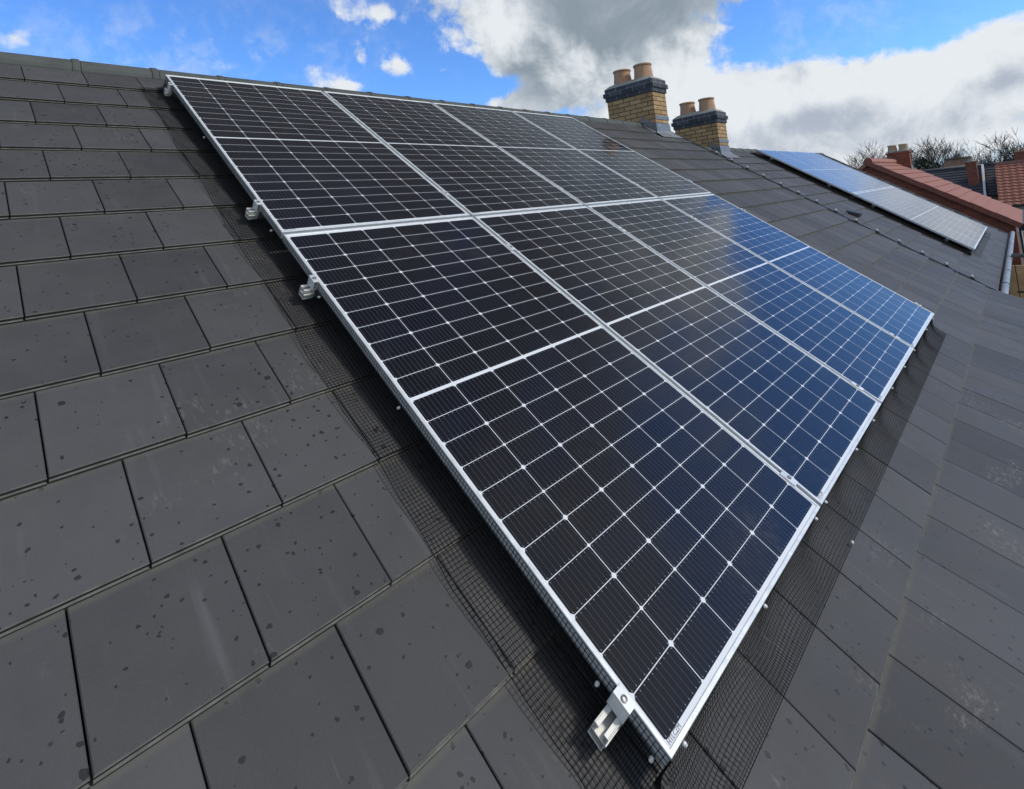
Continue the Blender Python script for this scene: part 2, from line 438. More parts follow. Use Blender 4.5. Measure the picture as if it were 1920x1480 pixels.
def ridge_mesh(mb, u0, u1, Y, Z, r, seg=0.45, phase=0.0, mat=0, squash=0.85):
    """half round ridge tiles along X (world axes), each with a raised collar"""
    n = 14
    k0 = math.floor((u0 - phase) / seg); k1 = math.ceil((u1 - phase) / seg)
    for k in range(k0, k1 + 1):
        a = max(u0, phase + k * seg); b = min(u1, phase + (k + 1) * seg)
        if b - a < 0.03: continue
        dy, dzz = rnd.uniform(-.002, .002), rnd.uniform(-.002, .002)
        rings = [(a + 0.002, r), (b - 0.045, r * 0.985), (b - 0.044, r * 1.045), (b - 0.03, r * 1.07), (b - 0.006, r * 1.07), (b - 0.001, r * 1.0)]
        base = len(mb.v)
        for (x, rr) in rings:
            for i in range(n + 1):
                th = math.pi * (-0.10 + 1.20 * i / n)
                mb.v.append((x, Y + dy - rr * math.cos(th), Z + dzz + rr * math.sin(th) * squash))
        for j in range(len(rings) - 1):
            for i in range(n):
                q = base + j * (n + 1) + i
                mb.f.append((q, q + n + 1, q + n + 2, q + 1)); mb.m.append(mat); mb.t.append(0.5)


# ---- main house
def apex(va, z):
    p = world_from_roof(0, va, z); return p.y, p.z


house = thing('house', 'house with grey flat tiled roof carrying the large solar array in the foreground', 'house', T(0, 0, 0))
U0, U1 = -4.2, 7.56
tails = [0.04 + 0.3205 * k for k in range(0, 17)]
mb = MB(); tile_mesh(mb, U0, U1, tails, -0.42, TILE, seed=3, kick=4.535)
EAVE = tails[-1] + 0.004
mb.box(U0 + 0.02, U1 - 0.01, -EAVE + 0.02, 0.37, TILE - 0.062, TILE - 0.045, 1)
mb.box(U0 + 0.02, U1 - 0.01, -EAVE + 0.004, -EAVE + 0.03, TILE - 0.20, TILE + 0.07, 1)
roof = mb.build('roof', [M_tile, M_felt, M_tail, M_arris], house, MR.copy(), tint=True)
Ya, Za = apex(-0.37, TILE)
EY, EZ = world_from_roof(0, EAVE, TILE - 0.06).y, world_from_roof(0, EAVE, TILE - 0.06).z
BYe = Ya + (Ya - EY)                                       # rear eave
mb = MB()
mb.faces([(U0, Ya, Za - 0.03), (U1, Ya, Za - 0.03), (U1, BYe, EZ - 0.03), (U0, BYe, EZ - 0.03), (U0, Ya, Za - 0.09), (U1, Ya, Za - 0.09), (U1, BYe, EZ - 0.09), (U0, BYe, EZ - 0.09)],
         [(0, 1, 2, 3), (7, 6, 5, 4), (0, 3, 7, 4), (1, 5, 6, 2), (3, 2, 6, 7)])
mb.build('rear_roof', M_tile_back, house, I4)
mb = MB(); ridge_mesh(mb, U0, U1 + 0.02, Ya, Za - 0.068, 0.108, phase=-0.42)
mb.build('ridge', M_ridge, house, I4)
mb = MB()                                                  # rolled seal strip under the front edge of the ridge tiles
pts = [world_from_roof(u, -0.262, TILE + 0.004 + 0.0015 * math.sin(u * 9)) for u in [U0 + i * (U1 - U0) / 60 for i in range(61)]]
mb.tube(pts, 0.0065, 6)
mb.build('ridge_seal', M_ridge_seal, house, I4, smooth=True)
mb = MB()                                                  # walls
GZ = -8.0
wy0, wy1 = EY + 0.35, BYe - 0.35
def gable(mbx, x, thick, y0, y1, ya, za, ez, gz, mat=0):
    """gable slab in the plane X = x, thickness towards +x"""
    sl = (za - ez) / (ya - y0)
    P = [(y0, gz), (y1, gz), (y1, ez), (ya, za), (y0, ez)]
    n = len(P)
    vs = [(x, a, b) for a, b in P] + [(x + thick, a, b) for a, b in P]
    fs = [tuple(range(n - 1, -1, -1)), tuple(range(n, 2 * n))] + [(i, (i + 1) % n, (i + 1) % n + n, i + n) for i in range(n)]
    mbx.faces(vs, fs, mat)
ezw = Za - (Ya - wy0) * math.tan(PITCH) - 0.16
gable(mb, U0 + 0.1, 0.25, wy0, wy1, Ya, Za - 0.16, ezw, GZ)
gable(mb, U1 - 0.35, 0.25, wy0, wy1, Ya, Za - 0.16, ezw, GZ)
mb.box(U0 + 0.35, U1 - 0.35, wy0, wy0 + 0.25, GZ, ezw); mb.box(U0 + 0.35, U1 - 0.35, wy1 - 0.25, wy1, GZ, ezw)
mb.build('wall', M_render, house, I4)
# dry verge along the right hand edge
mb = MB()
mb.box(U1 + 0.004, U1 + 0.020, -EAVE, 0.30, TILE - 0.075, TILE + 0.001, 0)
mb.box(U1 + 0.0205, U1 + 0.060, -EAVE, 0.30, TILE - 0.085, TILE + 0.013, 1)  # black strip raised to draw the shadow gap beyond the verge
vg = mb.build('verge_trim', [M_ridge_seal, M_blackpl], house, MR.copy())
for i in range(14):
    v = 0.80 + 0.2735 * i
    mb = MB()
    mb.tube([(U1 + 0.040, -v, TILE - 0.02), (U1 + 0.040, -v, TILE + 0.024)], 0.022, 10)
    k = mb.build('verge_clip', M_blackpl, vg, MR.copy())
    mb = MB(); mb.lathe([(0.0, 0.046), (0.012, 0.043), (0.019, 0.034), (0.020, 0.024), (0.016, 0.018)], (U1 + 0.040, -v + 0.020, TILE + 0.004), 12)
    # bright head is part of the clip mesh family, kept as its own little sub-part
    mb.build('clip_head', M_cliph, vg, MR.copy(), smooth=True)
for v in (1.33, 1.97, 2.93, 3.57, 4.2, 4.53):
    mb = MB(); mb.box(U1 - 0.09, U1 - 0.06, -v, -v + 0.035, TILE + 0.008, TILE + 0.022)
    mb.build('verge_peg', M_blackpl, vg, MR.copy(), bevel=0.004)


# ---- chimney (world axes), origin at the front (-Y) left (-X) foot
def chimney(parent, x, y, ztop, zbot, back_len=0.885, wid=0.44, brick=M_yb, band=M_bb, lead=True, roofplane=None, ridgeY=None):
    M0 = T(x, y, ztop)
    ch = bpy.data.objects.new('chimney', None); C.objects.link(ch); place(ch, parent, M0)
    mb = MB(); mb.box(0, wid, 0, back_len, zbot - ztop, -0.225)
    mb.build('brick_stack', brick, ch, M0, bevel=0.003)
    mb = MB()
    mb.box(-0.020, wid + 0.020, -0.020, back_len + 0.020, -0.2245, -0.1505)
    mb.box(-0.045, wid + 0.045, -0.045, back_len + 0.045, -0.1500, -0.0755)
    mb.box(-0.020, wid + 0.020, -0.020, back_len + 0.020, -0.0750, 0.0)
    mb.build('blue_brick_cap', band, ch, M0, bevel=0.003)
    if True:
        mb = MB(); h0, h1 = 0.0005, 0.105
        o, i_ = 0.012, 0.115
        ring0 = [(-o, -o, h0), (wid + o, -o, h0), (wid + o, back_len + o, h0), (-o, back_len + o, h0)]
        r1 = [(0.05, 0.05, 0.055), (wid - 0.05, 0.05, 0.055), (wid - 0.05, back_len - 0.05, 0.055), (0.05, back_len - 0.05, 0.055)]
        r2 = [(0.12, 0.12, 0.085), (wid - 0.12, 0.12, 0.085), (wid - 0.12, back_len - 0.12, 0.085), (0.12, back_len - 0.12, 0.085)]
        vs = ring0 + r1 + r2
        fs = [(i, (i + 1) % 4, 4 + (i + 1) % 4, 4 + i) for i in range(4)] + [(4 + i, 4 + (i + 1) % 4, 8 + (i + 1) % 4, 8 + i) for i in range(4)] + [(8, 9, 10, 11)]
        mb.faces(vs, fs)
        mb.build('mortar_flaunching', M_mortar, ch, M0, smooth=False)
    for cyy in (0.245, 0.655):
        mb = MB()
        mb.lathe([(0.168, 0.03), (0.162, 0.09), (0.150, 0.18), (0.143, 0.26), (0.142, 0.275), (0.155, 0.283), (0.158, 0.300), (0.154, 0.312),
                  (0.138, 0.314), (0.128, 0.300), (0.126, 0.10)], (wid / 2, cyy, 0.0), 32)
        mb.lathe([(0.126, 0.15), (0.0, 0.15)], (wid / 2, cyy, 0.0), 32, 1)
        mb.build('chimney_pot', [M_pot, M_felt], ch, M0, smooth=True)
    return ch, M0


def lead_work(ch, M0, x, y, ztop, plane_n, ridge_y, wid=0.44, back_len=0.885):
    """stepped lead flashing on the side face and an apron at the front foot; plane_n = roof plane height (roof frame z)"""
    def zroof(Y): return (plane_n + sP * Y) / cP
    def loc(X, Y, Z): return (X - x, Y - y, Z - ztop)
    mb = MB()
    # stepped flashing on the -X face
    Y = y
    steps = []
    yy = y - 0.0
    ztread = None
    while yy < min(ridge_y, y + back_len) - 0.01:
        y2 = min(yy + 0.112, ridge_y, y + back_len)
        zt = zroof(y2) + 0.085
        zt = ztop - math.floor((ztop - zt) / 0.075) * 0.075      # snap to a bed joint
        mb.faces([loc(x - 0.006, yy, zroof(yy) - 0.03), loc(x - 0.006, y2, zroof(y2) - 0.03), loc(x - 0.006, y2, zt), loc(x - 0.006, yy, zt),
                  loc(x - 0.001, yy, zroof(yy) - 0.03), loc(x - 0.001, y2, zroof(y2) - 0.03), loc(x - 0.001, y2, zt), loc(x - 0.001, yy, zt)],
                 [(3, 2, 1, 0), (0, 1, 5, 4), (2, 3, 7, 6), (0, 4, 7, 3), (1, 2, 6, 5)])
        yy = y2
    # soaker strip lying on the tiles beside the stack
    n1 = plane_n + 0.016
    a = Vector((x - 0.10, 0, 0))
    def onroof(X, v, h): p = world_from_roof(X, v, h); return (p.x - x, p.y - y, p.z - ztop)
    vfoot = -(y * cP + (zroof(y)) * sP)
    vr = -(ridge_y * cP + zroof(ridge_y) * sP)
    mb.faces([onroof(x - 0.11, vfoot + 0.02, n1), onroof(x + 0.0, vfoot + 0.02, n1 + 0.004), onroof(x + 0.0, vr, n1 + 0.004), onroof(x - 0.11, vr, n1),
              onroof(x - 0.11, vfoot + 0.02, n1 - 0.012), onroof(x - 0.11, vr, n1 - 0.012)], [(0, 1, 2, 3), (4, 0, 3, 5)])
    # apron: upstand on the front face and a dressed skirt over the tiles
    zu = zroof(y) + 0.17
    pr = []
    for X in (x - 0.02, x + wid + 0.02):
        pr.append([loc(X, y - 0.004, zu), loc(X, y - 0.010, zroof(y) + 0.05)])
    yv = vfoot
    A0, A1 = loc(x - 0.012, y - 0.007, zu), loc(x + wid + 0.012, y - 0.007, zu)
    B0, B1 = loc(x - 0.016, y - 0.016, zroof(y) + 0.045), loc(x + wid + 0.016, y - 0.016, zroof(y) + 0.045)
    C0, C1 = onroof(x - 0.10, yv + 0.045, n1 + 0.006), onroof(x + wid + 0.10, yv + 0.045, n1 + 0.006)
    D0, D1 = onroof(x - 0.13, yv + 0.19, n1 + 0.002), onroof(x + wid + 0.13, yv + 0.19, n1 + 0.002)
    E0, E1 = onroof(x - 0.13, yv + 0.19, n1 - 0.012), onroof(x + wid + 0.13, yv + 0.19, n1 - 0.012)
    mb.faces([A0, A1, B0, B1, C0, C1, D0, D1, E0, E1], [(0, 2, 3, 1), (2, 4, 5, 3), (4, 6, 7, 5), (6, 8, 9, 7)])
    mb.faces([A0, B0, loc(x - 0.012, y + 0.003, zu), loc(x - 0.016, y + 0.003, zroof(y) + 0.0)], [(0, 2, 3, 1)])
    mb.faces([A1, B1, loc(x + wid + 0.012, y + 0.003, zu), loc(x + wid + 0.016, y + 0.003, zroof(y) + 0.0)], [(0, 1, 3, 2)])
    # cover flashing tucked in one course higher
    mb.box(-0.009, wid + 0.009, -0.009, -0.001, (zroof(y) + 0.235) - ztop, (zroof(y) + 0.30) - ztop)
    mb.build('lead_flashing', M_lead, ch, M0)


ch1, Mc1 = chimney(house, 6.95, 0.06, 0.828, -0.9)
lead_work(ch1, Mc1, 6.95, 0.06, 0.828, TILE, Ya - 0.05)

# ---- next house
NZ = -0.360
nh = thing('house', 'next house in the row with a lower grey tiled roof carrying the sky-blue solar array', 'house', T(12, 0, 0))
NU0, NU1 = 7.66, 17.42
ntails = [0.307 + 0.320 * k for k in range(0, 14)] + [4.70]
NE = ntails[-1] + 0.004
mb = MB(); tile_mesh(mb, NU0, NU1, ntails, 9.3, NZ, seed=9)
mb.box(NU0 + 0.02, NU1 - 0.01, -NE + 0.02, 0.02, NZ - 0.062, NZ - 0.045, 1)
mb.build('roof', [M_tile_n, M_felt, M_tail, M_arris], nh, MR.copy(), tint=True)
NYa, NZa = apex(-0.06, NZ)
NEY = world_from_roof(0, NE, NZ - 0.06).y; NEZ = world_from_roof(0, NE, NZ - 0.06).z
NBY = NYa + (NYa - NEY)
mb = MB()
mb.faces([(NU0, NYa, NZa - 0.03), (NU1, NYa, NZa - 0.03), (NU1, NBY, NEZ - 0.03), (NU0, NBY, NEZ - 0.03), (NU0, NYa, NZa - 0.09), (NU1, NYa, NZa - 0.09), (NU1, NBY, NEZ - 0.09), (NU0, NBY, NEZ - 0.09)],
         [(0, 1, 2, 3), (7, 6, 5, 4), (0, 3, 7, 4), (1, 5, 6, 2), (3, 2, 6, 7)])
mb.build('rear_roof', M_tile_back, nh, I4)
mb = MB(); ridge_mesh(mb, NU0, NU1 + 0.02, NYa, NZa - 0.068, 0.108, phase=0.1)
mb.build('ridge', M_ridge, nh, I4)
mb = MB()
for k, vt in enumerate(ntails):
    mb.box(NU1 + 0.002, NU1 + 0.07, -vt, -vt + 0.335, NZ - 0.07, NZ + 0.022 + (0.004 if k % 2 else 0), 0)
mb.build('verge_trim', M_ridge, nh, MR.copy(), bevel=0.006)
nwy0 = NEY + 0.30; nwy1 = NBY - 0.3
mb = MB(); nez = NZa - (NYa - nwy0) * math.tan(PITCH) - 0.16
gable(mb, NU0 + 0.1, 0.2, nwy0, nwy1, NYa, NZa - 0.16, nez, GZ); gable(mb, NU1 - 0.35, 0.25, nwy0, nwy1, NYa, NZa - 0.16, nez, GZ)
mb.box(NU0 + 0.3, NU1 - 0.35, nwy0, nwy0 + 0.25, GZ, nez); mb.box(NU0 + 0.3, NU1 - 0.35, nwy1 - 0.25, nwy1, GZ, nez)
mb.build('wall', M_rb, nh, I4)
# half round gutter with unions, silt and water in it
mb = MB(); gy, gz = -3.745, -2.965; R_ = 0.058
n = 10; xs = [NU0 + 0.05, NU1 + 0.05]
base = []
for x_ in xs:
    base.append([(x_, gy - R_ * math.cos(math.pi * i / n), gz - R_ * math.sin(math.pi * i / n)) for i in range(n + 1)])
mb.faces(base[0] + base[1], [(i, i + 1, n + 2 + i, n + 1 + i) for i in range(n)], 0)
mb.faces(base[0], [tuple(range(n + 1))], 0); mb.faces(base[1], [tuple(range(n, -1, -1))], 0)
mb.build('gutter', [M_blackpl, M_gutter], nh, I4)
ch2, Mc2 = chimney(nh, 9.30, 0.02, 0.440, -1.2)
lead_work(ch2, Mc2, 9.30, 0.02, 0.440, NZ, NYa - 0.05)
mb = MB()                                                   # tile vent hood
mb.faces([(9.56, -2.72, NZ + 0.01), (9.80, -2.72, NZ + 0.01), (9.80, -2.50, NZ + 0.01), (9.56, -2.50, NZ + 0.01),
          (9.585, -2.71, NZ + 0.075), (9.775, -2.71, NZ + 0.075), (9.775, -2.53, NZ + 0.035), (9.585, -2.53, NZ + 0.035)],
         [(0, 1, 5, 4), (1, 2, 6, 5), (2, 3, 7, 6), (3, 0, 4, 7), (4, 5, 6, 7)])
mb.build('roof_vent', M_blackpl, nh, MR.copy(), bevel=0.006)


# ------------------------------------------------------------------ solar panels
def frame_mesh(w, l):
    """mitred aluminium frame: outer rectangle x 0..w, y 0..-l"""
    prof = [(0, -0.035), (0, -0.0010), (0.0010, 0), (0.0100, 0), (0.0110, -0.0008), (0.0110, -0.0030), (0.0020, -0.0032), (0.0020, -0.033), (0.028, -0.033), (0.028, -0.035)]
    mb = MB(); n = len(prof)
    for (d, z) in prof:
        mb.v += [(d, -d, z), (w - d, -d, z), (w - d, -l + d, z), (d, -l + d, z)]
    for i in range(n):
        j = (i + 1) % n
        for k in range(4):
            k2 = (k + 1) % 4
            mb.f.append((i * 4 + k, j * 4 + k, j * 4 + k2, i * 4 + k2)); mb.m.append(0); mb.t.append(.5)
    return mb


def text_mesh(s, size):
    cu = bpy.data.curves.new('serial', 'FONT'); cu.body = s; cu.size = size; cu.resolution_u = 2; cu.extrude = 0.00015
    o = bpy.data.objects.new('serial', cu); C.objects.link(o)
    dg = bpy.context.evaluated_depsgraph_get(); me = bpy.data.meshes.new_from_object(o.evaluated_get(dg))
    bpy.data.objects.remove(o); me.name = 'serial_mark'
    return me


SER = text_mesh('HTLCZM', 0.0135); SER.materials.append(M_ink)


def make_panel(w, l, cells, name='solar_panel'):
    root = bpy.data.objects.new(name, None); C.objects.link(root); root.empty_display_size = 0.2; place(root, None, None)
    frame_mesh(w, l).build('frame', M_alu, root)
    mb = MB(); g_ = 0.0032
    mb.faces([(g_, -g_, -0.0027), (w - g_, -g_, -0.0027), (w - g_, -l + g_, -0.0027), (g_, -l + g_, -0.0027), (g_, -g_, -0.0075), (w - g_, -g_, -0.0075), (w - g_, -l + g_, -0.0075), (g_, -l + g_, -0.0075)],
             [(3, 2, 1, 0), (0, 1, 5, 4), (1, 2, 6, 5), (2, 3, 7, 6), (3, 0, 4, 7)], 0)
    mb.faces([(g_, -g_, -0.0077), (w - g_, -g_, -0.0077), (w - g_, -l + g_, -0.0077), (g_, -l + g_, -0.0077)], [(0, 1, 2, 3)], 1)
    mb.build('glass', [cells, M_back], root)
    o = bpy.data.objects.new('serial_mark', SER); C.objects.link(o); o.parent = root
    o.location = (0.018, -l + 0.0135, -0.0023)
    return root


def copy_tree(o, parent=None):
    c = o.copy(); C.objects.link(c)
    if parent is not None: c.parent = parent
    for ch in o.children: copy_tree(ch, c)
    return c


PW, PL, GAP = 1.134, 2.094, 0.020
proto = make_panel(PW, PL, M_cells)
colw = ['first', 'second', 'third', 'fourth']
pl_up = ['solar panel at the upper left corner of the near array, under the ridge',
         'upper row solar panel, second from the left in the near array',
         'upper row solar panel, third from the left in the near array',
         'upper row solar panel at the right end of the near array, mirroring the chimney']
pl_lo = ['largest nearest solar panel, lower left corner of the near array, dusty dark glass',
         'lower row solar panel, second from the left in the near array',
         'lower row solar panel, third from the left in the near array, half blue with sky',
         'lower row solar panel at the far right corner of the near array, blue with sky']
first = True
for r_ in range(2):
    for c_ in range(4):
        o = proto if first else copy_tree(proto)
        first = False
        o.matrix_world = roofm(c_ * (PW + GAP), -r_ * (PL + GAP), 0.0)
        tag(o, (pl_up, pl_lo)[r_][c_], 'solar panel', 'panels of the near solar array')
# second array on the next house (same kind of panel, slightly shorter)
NPW, NPL = 1.134, 2.050
M_cells2 = cell_material(NPW, NPL, rough=0.07, dusty=0.07, ior=1.7)
proto2 = make_panel(NPW, NPL, M_cells2)
f2 = True
for r_ in range(2):
    for c_ in range(4):
        o = proto2 if f2 else copy_tree(proto2)
        f2 = False
        o.matrix_world = roofm(11.34 + c_ * (NPW + 0.016), -0.135 - r_ * (NPL + 0.018), -0.25)
        tag(o, '%s row panel of the array on the next house, %s from the left' % (('upper', 'lower')[r_], colw[c_]), 'solar panel', 'panels of the array on the next house')


# rails with clamps
def rail_mesh(L0, L1, h=0.043, w=0.040):
    mb = MB(); t = 0.0028
    y0, y1 = -w / 2, w / 2
    mb.box(L0, L1, y0, y1, 0, t)                        # floor
    mb.box(L0, L1, y0, y0 + t, t, h); mb.box(L0, L1, y1 - t, y1, t, h)
    mb.box(L0, L1, y0 + t, y0 + 0.0125, h - t, h); mb.box(L0, L1, y1 - 0.0125, y1 - t, h - t, h)
    mb.box(L0, L1, y0 + t, y1 - t, h * 0.45, h * 0.45 + t)
    mb.box(L0, L1, y0 + 0.010, y0 + 0.0125, h - 0.010, h - t); mb.box(L0, L1, y1 - 0.0125, y1 - 0.010, h - 0.010, h - t)
    mb.box(L0, L1, y0 - 0.003, y0, 0.018, 0.024)
    return mb


def bolt(mb, x, y, z, r=0.0075, mat=1):
    n = 14
    for (ra, rb, za, zb) in ((r, r, z, z + 0.003), (r, r * 0.6, z + 0.003, z + 0.0032), (r * 0.6, r * 0.6, z + 0.0032, z + 0.001)):
        mb.tube([(x, y, za), (x, y, zb)], [ra, rb], n, False, mat)
    mb.tube([(x, y, z), (x, y, z + 0.0012)], r * 0.6, n, True, 0)


rl = ['mounting rail just under the ridge, its end sticking out at the top left', 'mounting rail carrying the lower edge of the upper panel row',
      'mounting rail carrying the top of the lower panel row', 'mounting rail nearest the viewer with its open end and clamp at the lower left']
for i, v in enumerate((0.195, 1.822, 2.462, 4.085)):
    M0 = roofm(0, -v, -0.079)
    r0 = thing('mounting_rail', rl[i], 'mounting rail', M0, 'rails under the near solar array')
    left = (-0.040, -0.052, -0.052, -0.072)[i]
    rail_mesh(left, 4 * PW + 3 * GAP + 0.05).build('rail', M_rail, r0, M0, bevel=0.0008)
    # end clamps: L shaped block with its hex bolt
    for side in (-1, 1):
        xe = 0.0 if side < 0 else 4 * PW + 3 * GAP
        mb = MB(); s_ = side
        def bx(a, b, *q, mat=0): mb.box(min(xe + s_ * a, xe + s_ * b), max(xe + s_ * a, xe + s_ * b), *q, mat)
        bx(-0.007, 0.022, -0.024, 0.024, 0.0795, 0.0835)
        bx(0.001, 0.005, -0.024, 0.024, 0.044, 0.0792)
        bx(0.018, 0.022, -0.024, 0.024, 0.044, 0.0792)
        bolt(mb, xe + s_ * 0.0105, 0, 0.0836)
        mb.build('end_clamp', [M_alu, M_steel], r0, M0, bevel=0.001)
    for c_ in range(1, 4):
        xm = c_ * (PW + GAP) - GAP / 2
        mb = MB()
        mb.box(xm - 0.018, xm + 0.018, -0.030, 0.030, 0.0795, 0.0828)
        mb.box(xm - 0.008, xm - 0.005, -0.030, 0.030, 0.045, 0.0792); mb.box(xm + 0.005, xm + 0.008, -0.030, 0.030, 0.045, 0.0792)
        bolt(mb, xm, 0, 0.0829)
        mb.build('mid_clamp', [M_alu, M_steel], r0, M0, bevel=0.001)
    for x_ in (0.55, 1.75, 2.95, 4.15):
        mb = MB(); mb.box(x_, x_ + 0.035, -0.021, -0.026, -0.01, 0.03); mb.box(x_, x_ + 0.035, -0.02, 0.12, -0.030, -0.024); mb.box(x_, x_ + 0.035, -0.026, -0.020, -0.03, -0.01)
        mb.build('roof_hook', M_rail, r0, M0)
for i, v in enumerate((0.50, 1.75, 2.60, 3.85)):
    M0 = roofm(11.34, -v, -0.25 - 0.079)
    r0 = thing('mounting_rail', '%s rail under the array on the next house' % ['highest', 'second highest', 'second lowest', 'lowest'][i], 'mounting rail', M0, 'rails under the far array')
    rail_mesh(-0.03, 4 * NPW + 3 * .016 + 0.04).build('rail', M_rail, r0, M0)
    mb = MB(); mb.box(-0.022, 0.007, -0.024, 0.024, 0.0795, 0.0835); mb.box(-0.022, -0.018, -0.024, 0.024, 0.044, 0.079)
    mb.build('end_clamp', M_alu, r0, M0)

# ------------------------------------------------------------------ bird mesh (real wires)
WR = 0.00085


def lerp(a, b, t): return a + (b - a) * t


def arc_profile(pts, step):
    """resample a polyline at equal arc steps"""
    out = [pts[0]]; acc = 0.0
    for a, b in zip(pts, pts[1:]):
        L = math.dist(a, b); d = step - acc
        while d <= L:
            t = d / L; out.append((lerp(a[0], b[0], t), lerp(a[1], b[1], t))); d += step
        acc = (acc + L) % step
    return out


STEP = 0.0125
# left side: (outward distance, height) ; outward = -x
profL = arc_profile([(0.0025, -0.004), (0.0028, -0.036), (0.004, -0.055), (0.010, -0.078), (0.022, -0.094), (0.042, -0.101), (0.075, -0.1015), (0.110, -0.1015), (0.150, -0.1020)], STEP)
mb = MB()
L = 2 * PL + GAP
NL = int((L + 0.03) / STEP)
def PLf(i, v):
    o_, h = profL[i]
    f = i / (len(profL) - 1)
    wv = 0.006 * math.sin(v * 7.1 + 0.4) * f + 0.003 * math.sin(v * 21) * f
    return (-(o_ + wv * f), -v, h + 0.0015 * math.sin(v * 31 + i) * f)
for i in range(len(profL)):
    mb.tube([PLf(i, 0.02 + j * L / 60) for j in range(61)], WR * (1.5 if i == len(profL) - 1 else 1.0), 3, False)
for j in range(NL):
    v = 0.02 + j * STEP
    if v > L: break
    mb.tube([PLf(i, v) for i in range(len(profL))], WR, 3, False)
for j in range(NL):  # second wire layer, added to block light and darken the gap under the frame
    v = 0.02 + (j + 0.5) * STEP
    if v > L: break
    mb.tube([(-0.0045, -v, -0.036), (-0.0060, -v, -0.060), (-0.0125, -v, -0.080), (-0.026, -v, -0.096), (-0.045, -v, -0.1005)], WR, 3, False)
for h_, o_ in ((-0.042, .0046), (-0.055, .0055), (-0.067, .0085), (-0.079, .012), (-0.089, .019), (-0.097, .029), (-0.1, .04)):
    mb.tube([(-o_, -(0.02 + j * L / 60), h_) for j in range(61)], WR, 3, False)
meshL = thing('bird_mesh', 'black wire bird mesh running down the left edge of the near array', 'wire mesh', MR.copy(), 'bird mesh skirts round the near array')
mb.build('wire_grid', M_wire, meshL, MR.copy())
for v in (0.957, 2.006, 2.524, 3.143, 4.027, 4.182):
    m2 = MB(); m2.tube([(-0.002, -v, -0.045), (-0.010, -v, -0.045)], 0.0055, 10); m2.tube([(-0.010, -v, -0.045), (-0.013, -v, -0.045)], [0.0055, 0.003], 10)
    m2.build('clip', M_clip, meshL, MR.copy(), smooth=True)

# bottom: billows between its fixings, so the wires bow
profB = arc_profile([(0.0020, -0.030), (0.010, -0.050), (0.025, -0.072), (0.045, -0.088), (0.075, -0.096), (0.110, -0.099), (0.145, -0.1015)], 0.0105)
W = 4 * PW + 3 * GAP
nB = len(profB)
def PB(i, u):
    o_, h = profB[i]; f = i / (nB - 1); bp = math.sin(math.pi * f)
    ph = 2 * math.pi * (u - 0.06) / 0.44
    s1 = math.sin(ph); c1 = math.cos(ph)
    uu = u - 0.036 * bp * s1 * (1 - 0.45 * f)
    return (uu, -(L + o_ + 0.006 * bp * c1), h + 0.0035 * bp * (1 - c1))
mb = MB()
for i in range(nB):
    mb.tube([PB(i, 0.0 + j * W / 240) for j in range(241)], WR * 0.8 * (1.7 if i == nB - 1 else 1.0), 3, False)
for j in range(int(W / 0.0115) + 1):
    u = j * 0.0115
    mb.tube([PB(i, u) for i in range(nB)], WR * 0.8, 3, False)
meshB = thing('bird_mesh', 'black wire bird mesh bulging along the bottom edge of the near array', 'wire mesh', MR.copy(), 'bird mesh skirts round the near array')
mb.build('wire_grid', M_wire, meshB, MR.copy())
for u in (0.064, 0.566, 1.086, 1.216, 1.725, 2.096, 2.62, 3.061, 3.47, 4.1, 4.5):
    m2 = MB(); m2.tube([(u, -L - 0.004, -0.022), (u, -L - 0.010, -0.020)], 0.0055, 10); m2.tube([(u, -L - 0.010, -0.020), (u, -L - 0.013, -0.020)], [0.0055, 0.003], 10)
    m2.build('clip', M_clip, meshB, MR.copy(), smooth=True)
m2 = MB(); m2.lathe([(0, 0.010), (0.004, 0.009), (0.006, 0.004), (0.006, 0.0)], (1.244, -4.344, TILE + 0.012), 10); m2.build('clip', M_clip, meshB, MR.copy(), smooth=True)
# corner piece where the two skirts meet
mb = MB()
for k in range(13):
    a = math.pi / 2 * k / 12
    mb.tube([(-math.cos(a) * o_, -L - math.sin(a) * o_, h) for o_, h in profL], WR, 3, False)
for i in range(len(profL)):
    o_, h = profL[i]
    mb.tube([(-math.cos(math.pi / 2 * k / 12) * o_, -L - math.sin(math.pi / 2 * k / 12) * o_, h) for k in range(13)], WR, 3, False)
mb.build('corner_grid', M_wire, meshB, MR.copy())
# far array: a short skirt below it
mb = MB(); W2 = 4 * NPW + 3 * .016; b0 = 0.135 + 2 * NPL + .018
for i in range(6):
    mb.tube([(11.34, -(b0 + 0.025 * i), -0.25 - 0.035 - min(0.062, i * 0.045)), (11.34 + W2, -(b0 + 0.025 * i), -0.25 - 0.035 - min(0.062, i * 0.045))], WR * 0.7, 3, False)
for j in range(int(W2 / 0.05)):
    x_ = 11.34 + j * 0.05
    mb.tube([(x_, -b0, -0.285), (x_, -(b0 + 0.035), -0.347), (x_, -(b0 + 0.13), -0.347)], WR * 0.8, 3, False)
mbf = MB(); b1 = 2 * NPL + .018  # side skirt made wide and dense to stand for the shade beside the array
for i in range(28):
    q_ = 0.0125 * i
    mbf.tube([(11.34 - q_, -0.135, -0.285 - min(0.055, i * 0.0275)), (11.34 - q_, -b0, -0.285 - min(0.055, i * 0.0275))], 0.0022, 4, False)
for j in range(int(b1 / 0.0125)):
    v_ = 0.135 + j * 0.0125
    mbf.tube([(11.34, -v_, -0.285), (11.315, -v_, -0.340), (11.0, -v_, -0.340)], 0.0020, 4, False)
meshF2 = thing('bird_mesh', 'black wire bird mesh widened into a dark shade band along the near side of the array on the next house', 'wire mesh', MR.copy(), 'bird mesh round the far array')
mbf.build('wire_grid', M_wire, meshF2, MR.copy())
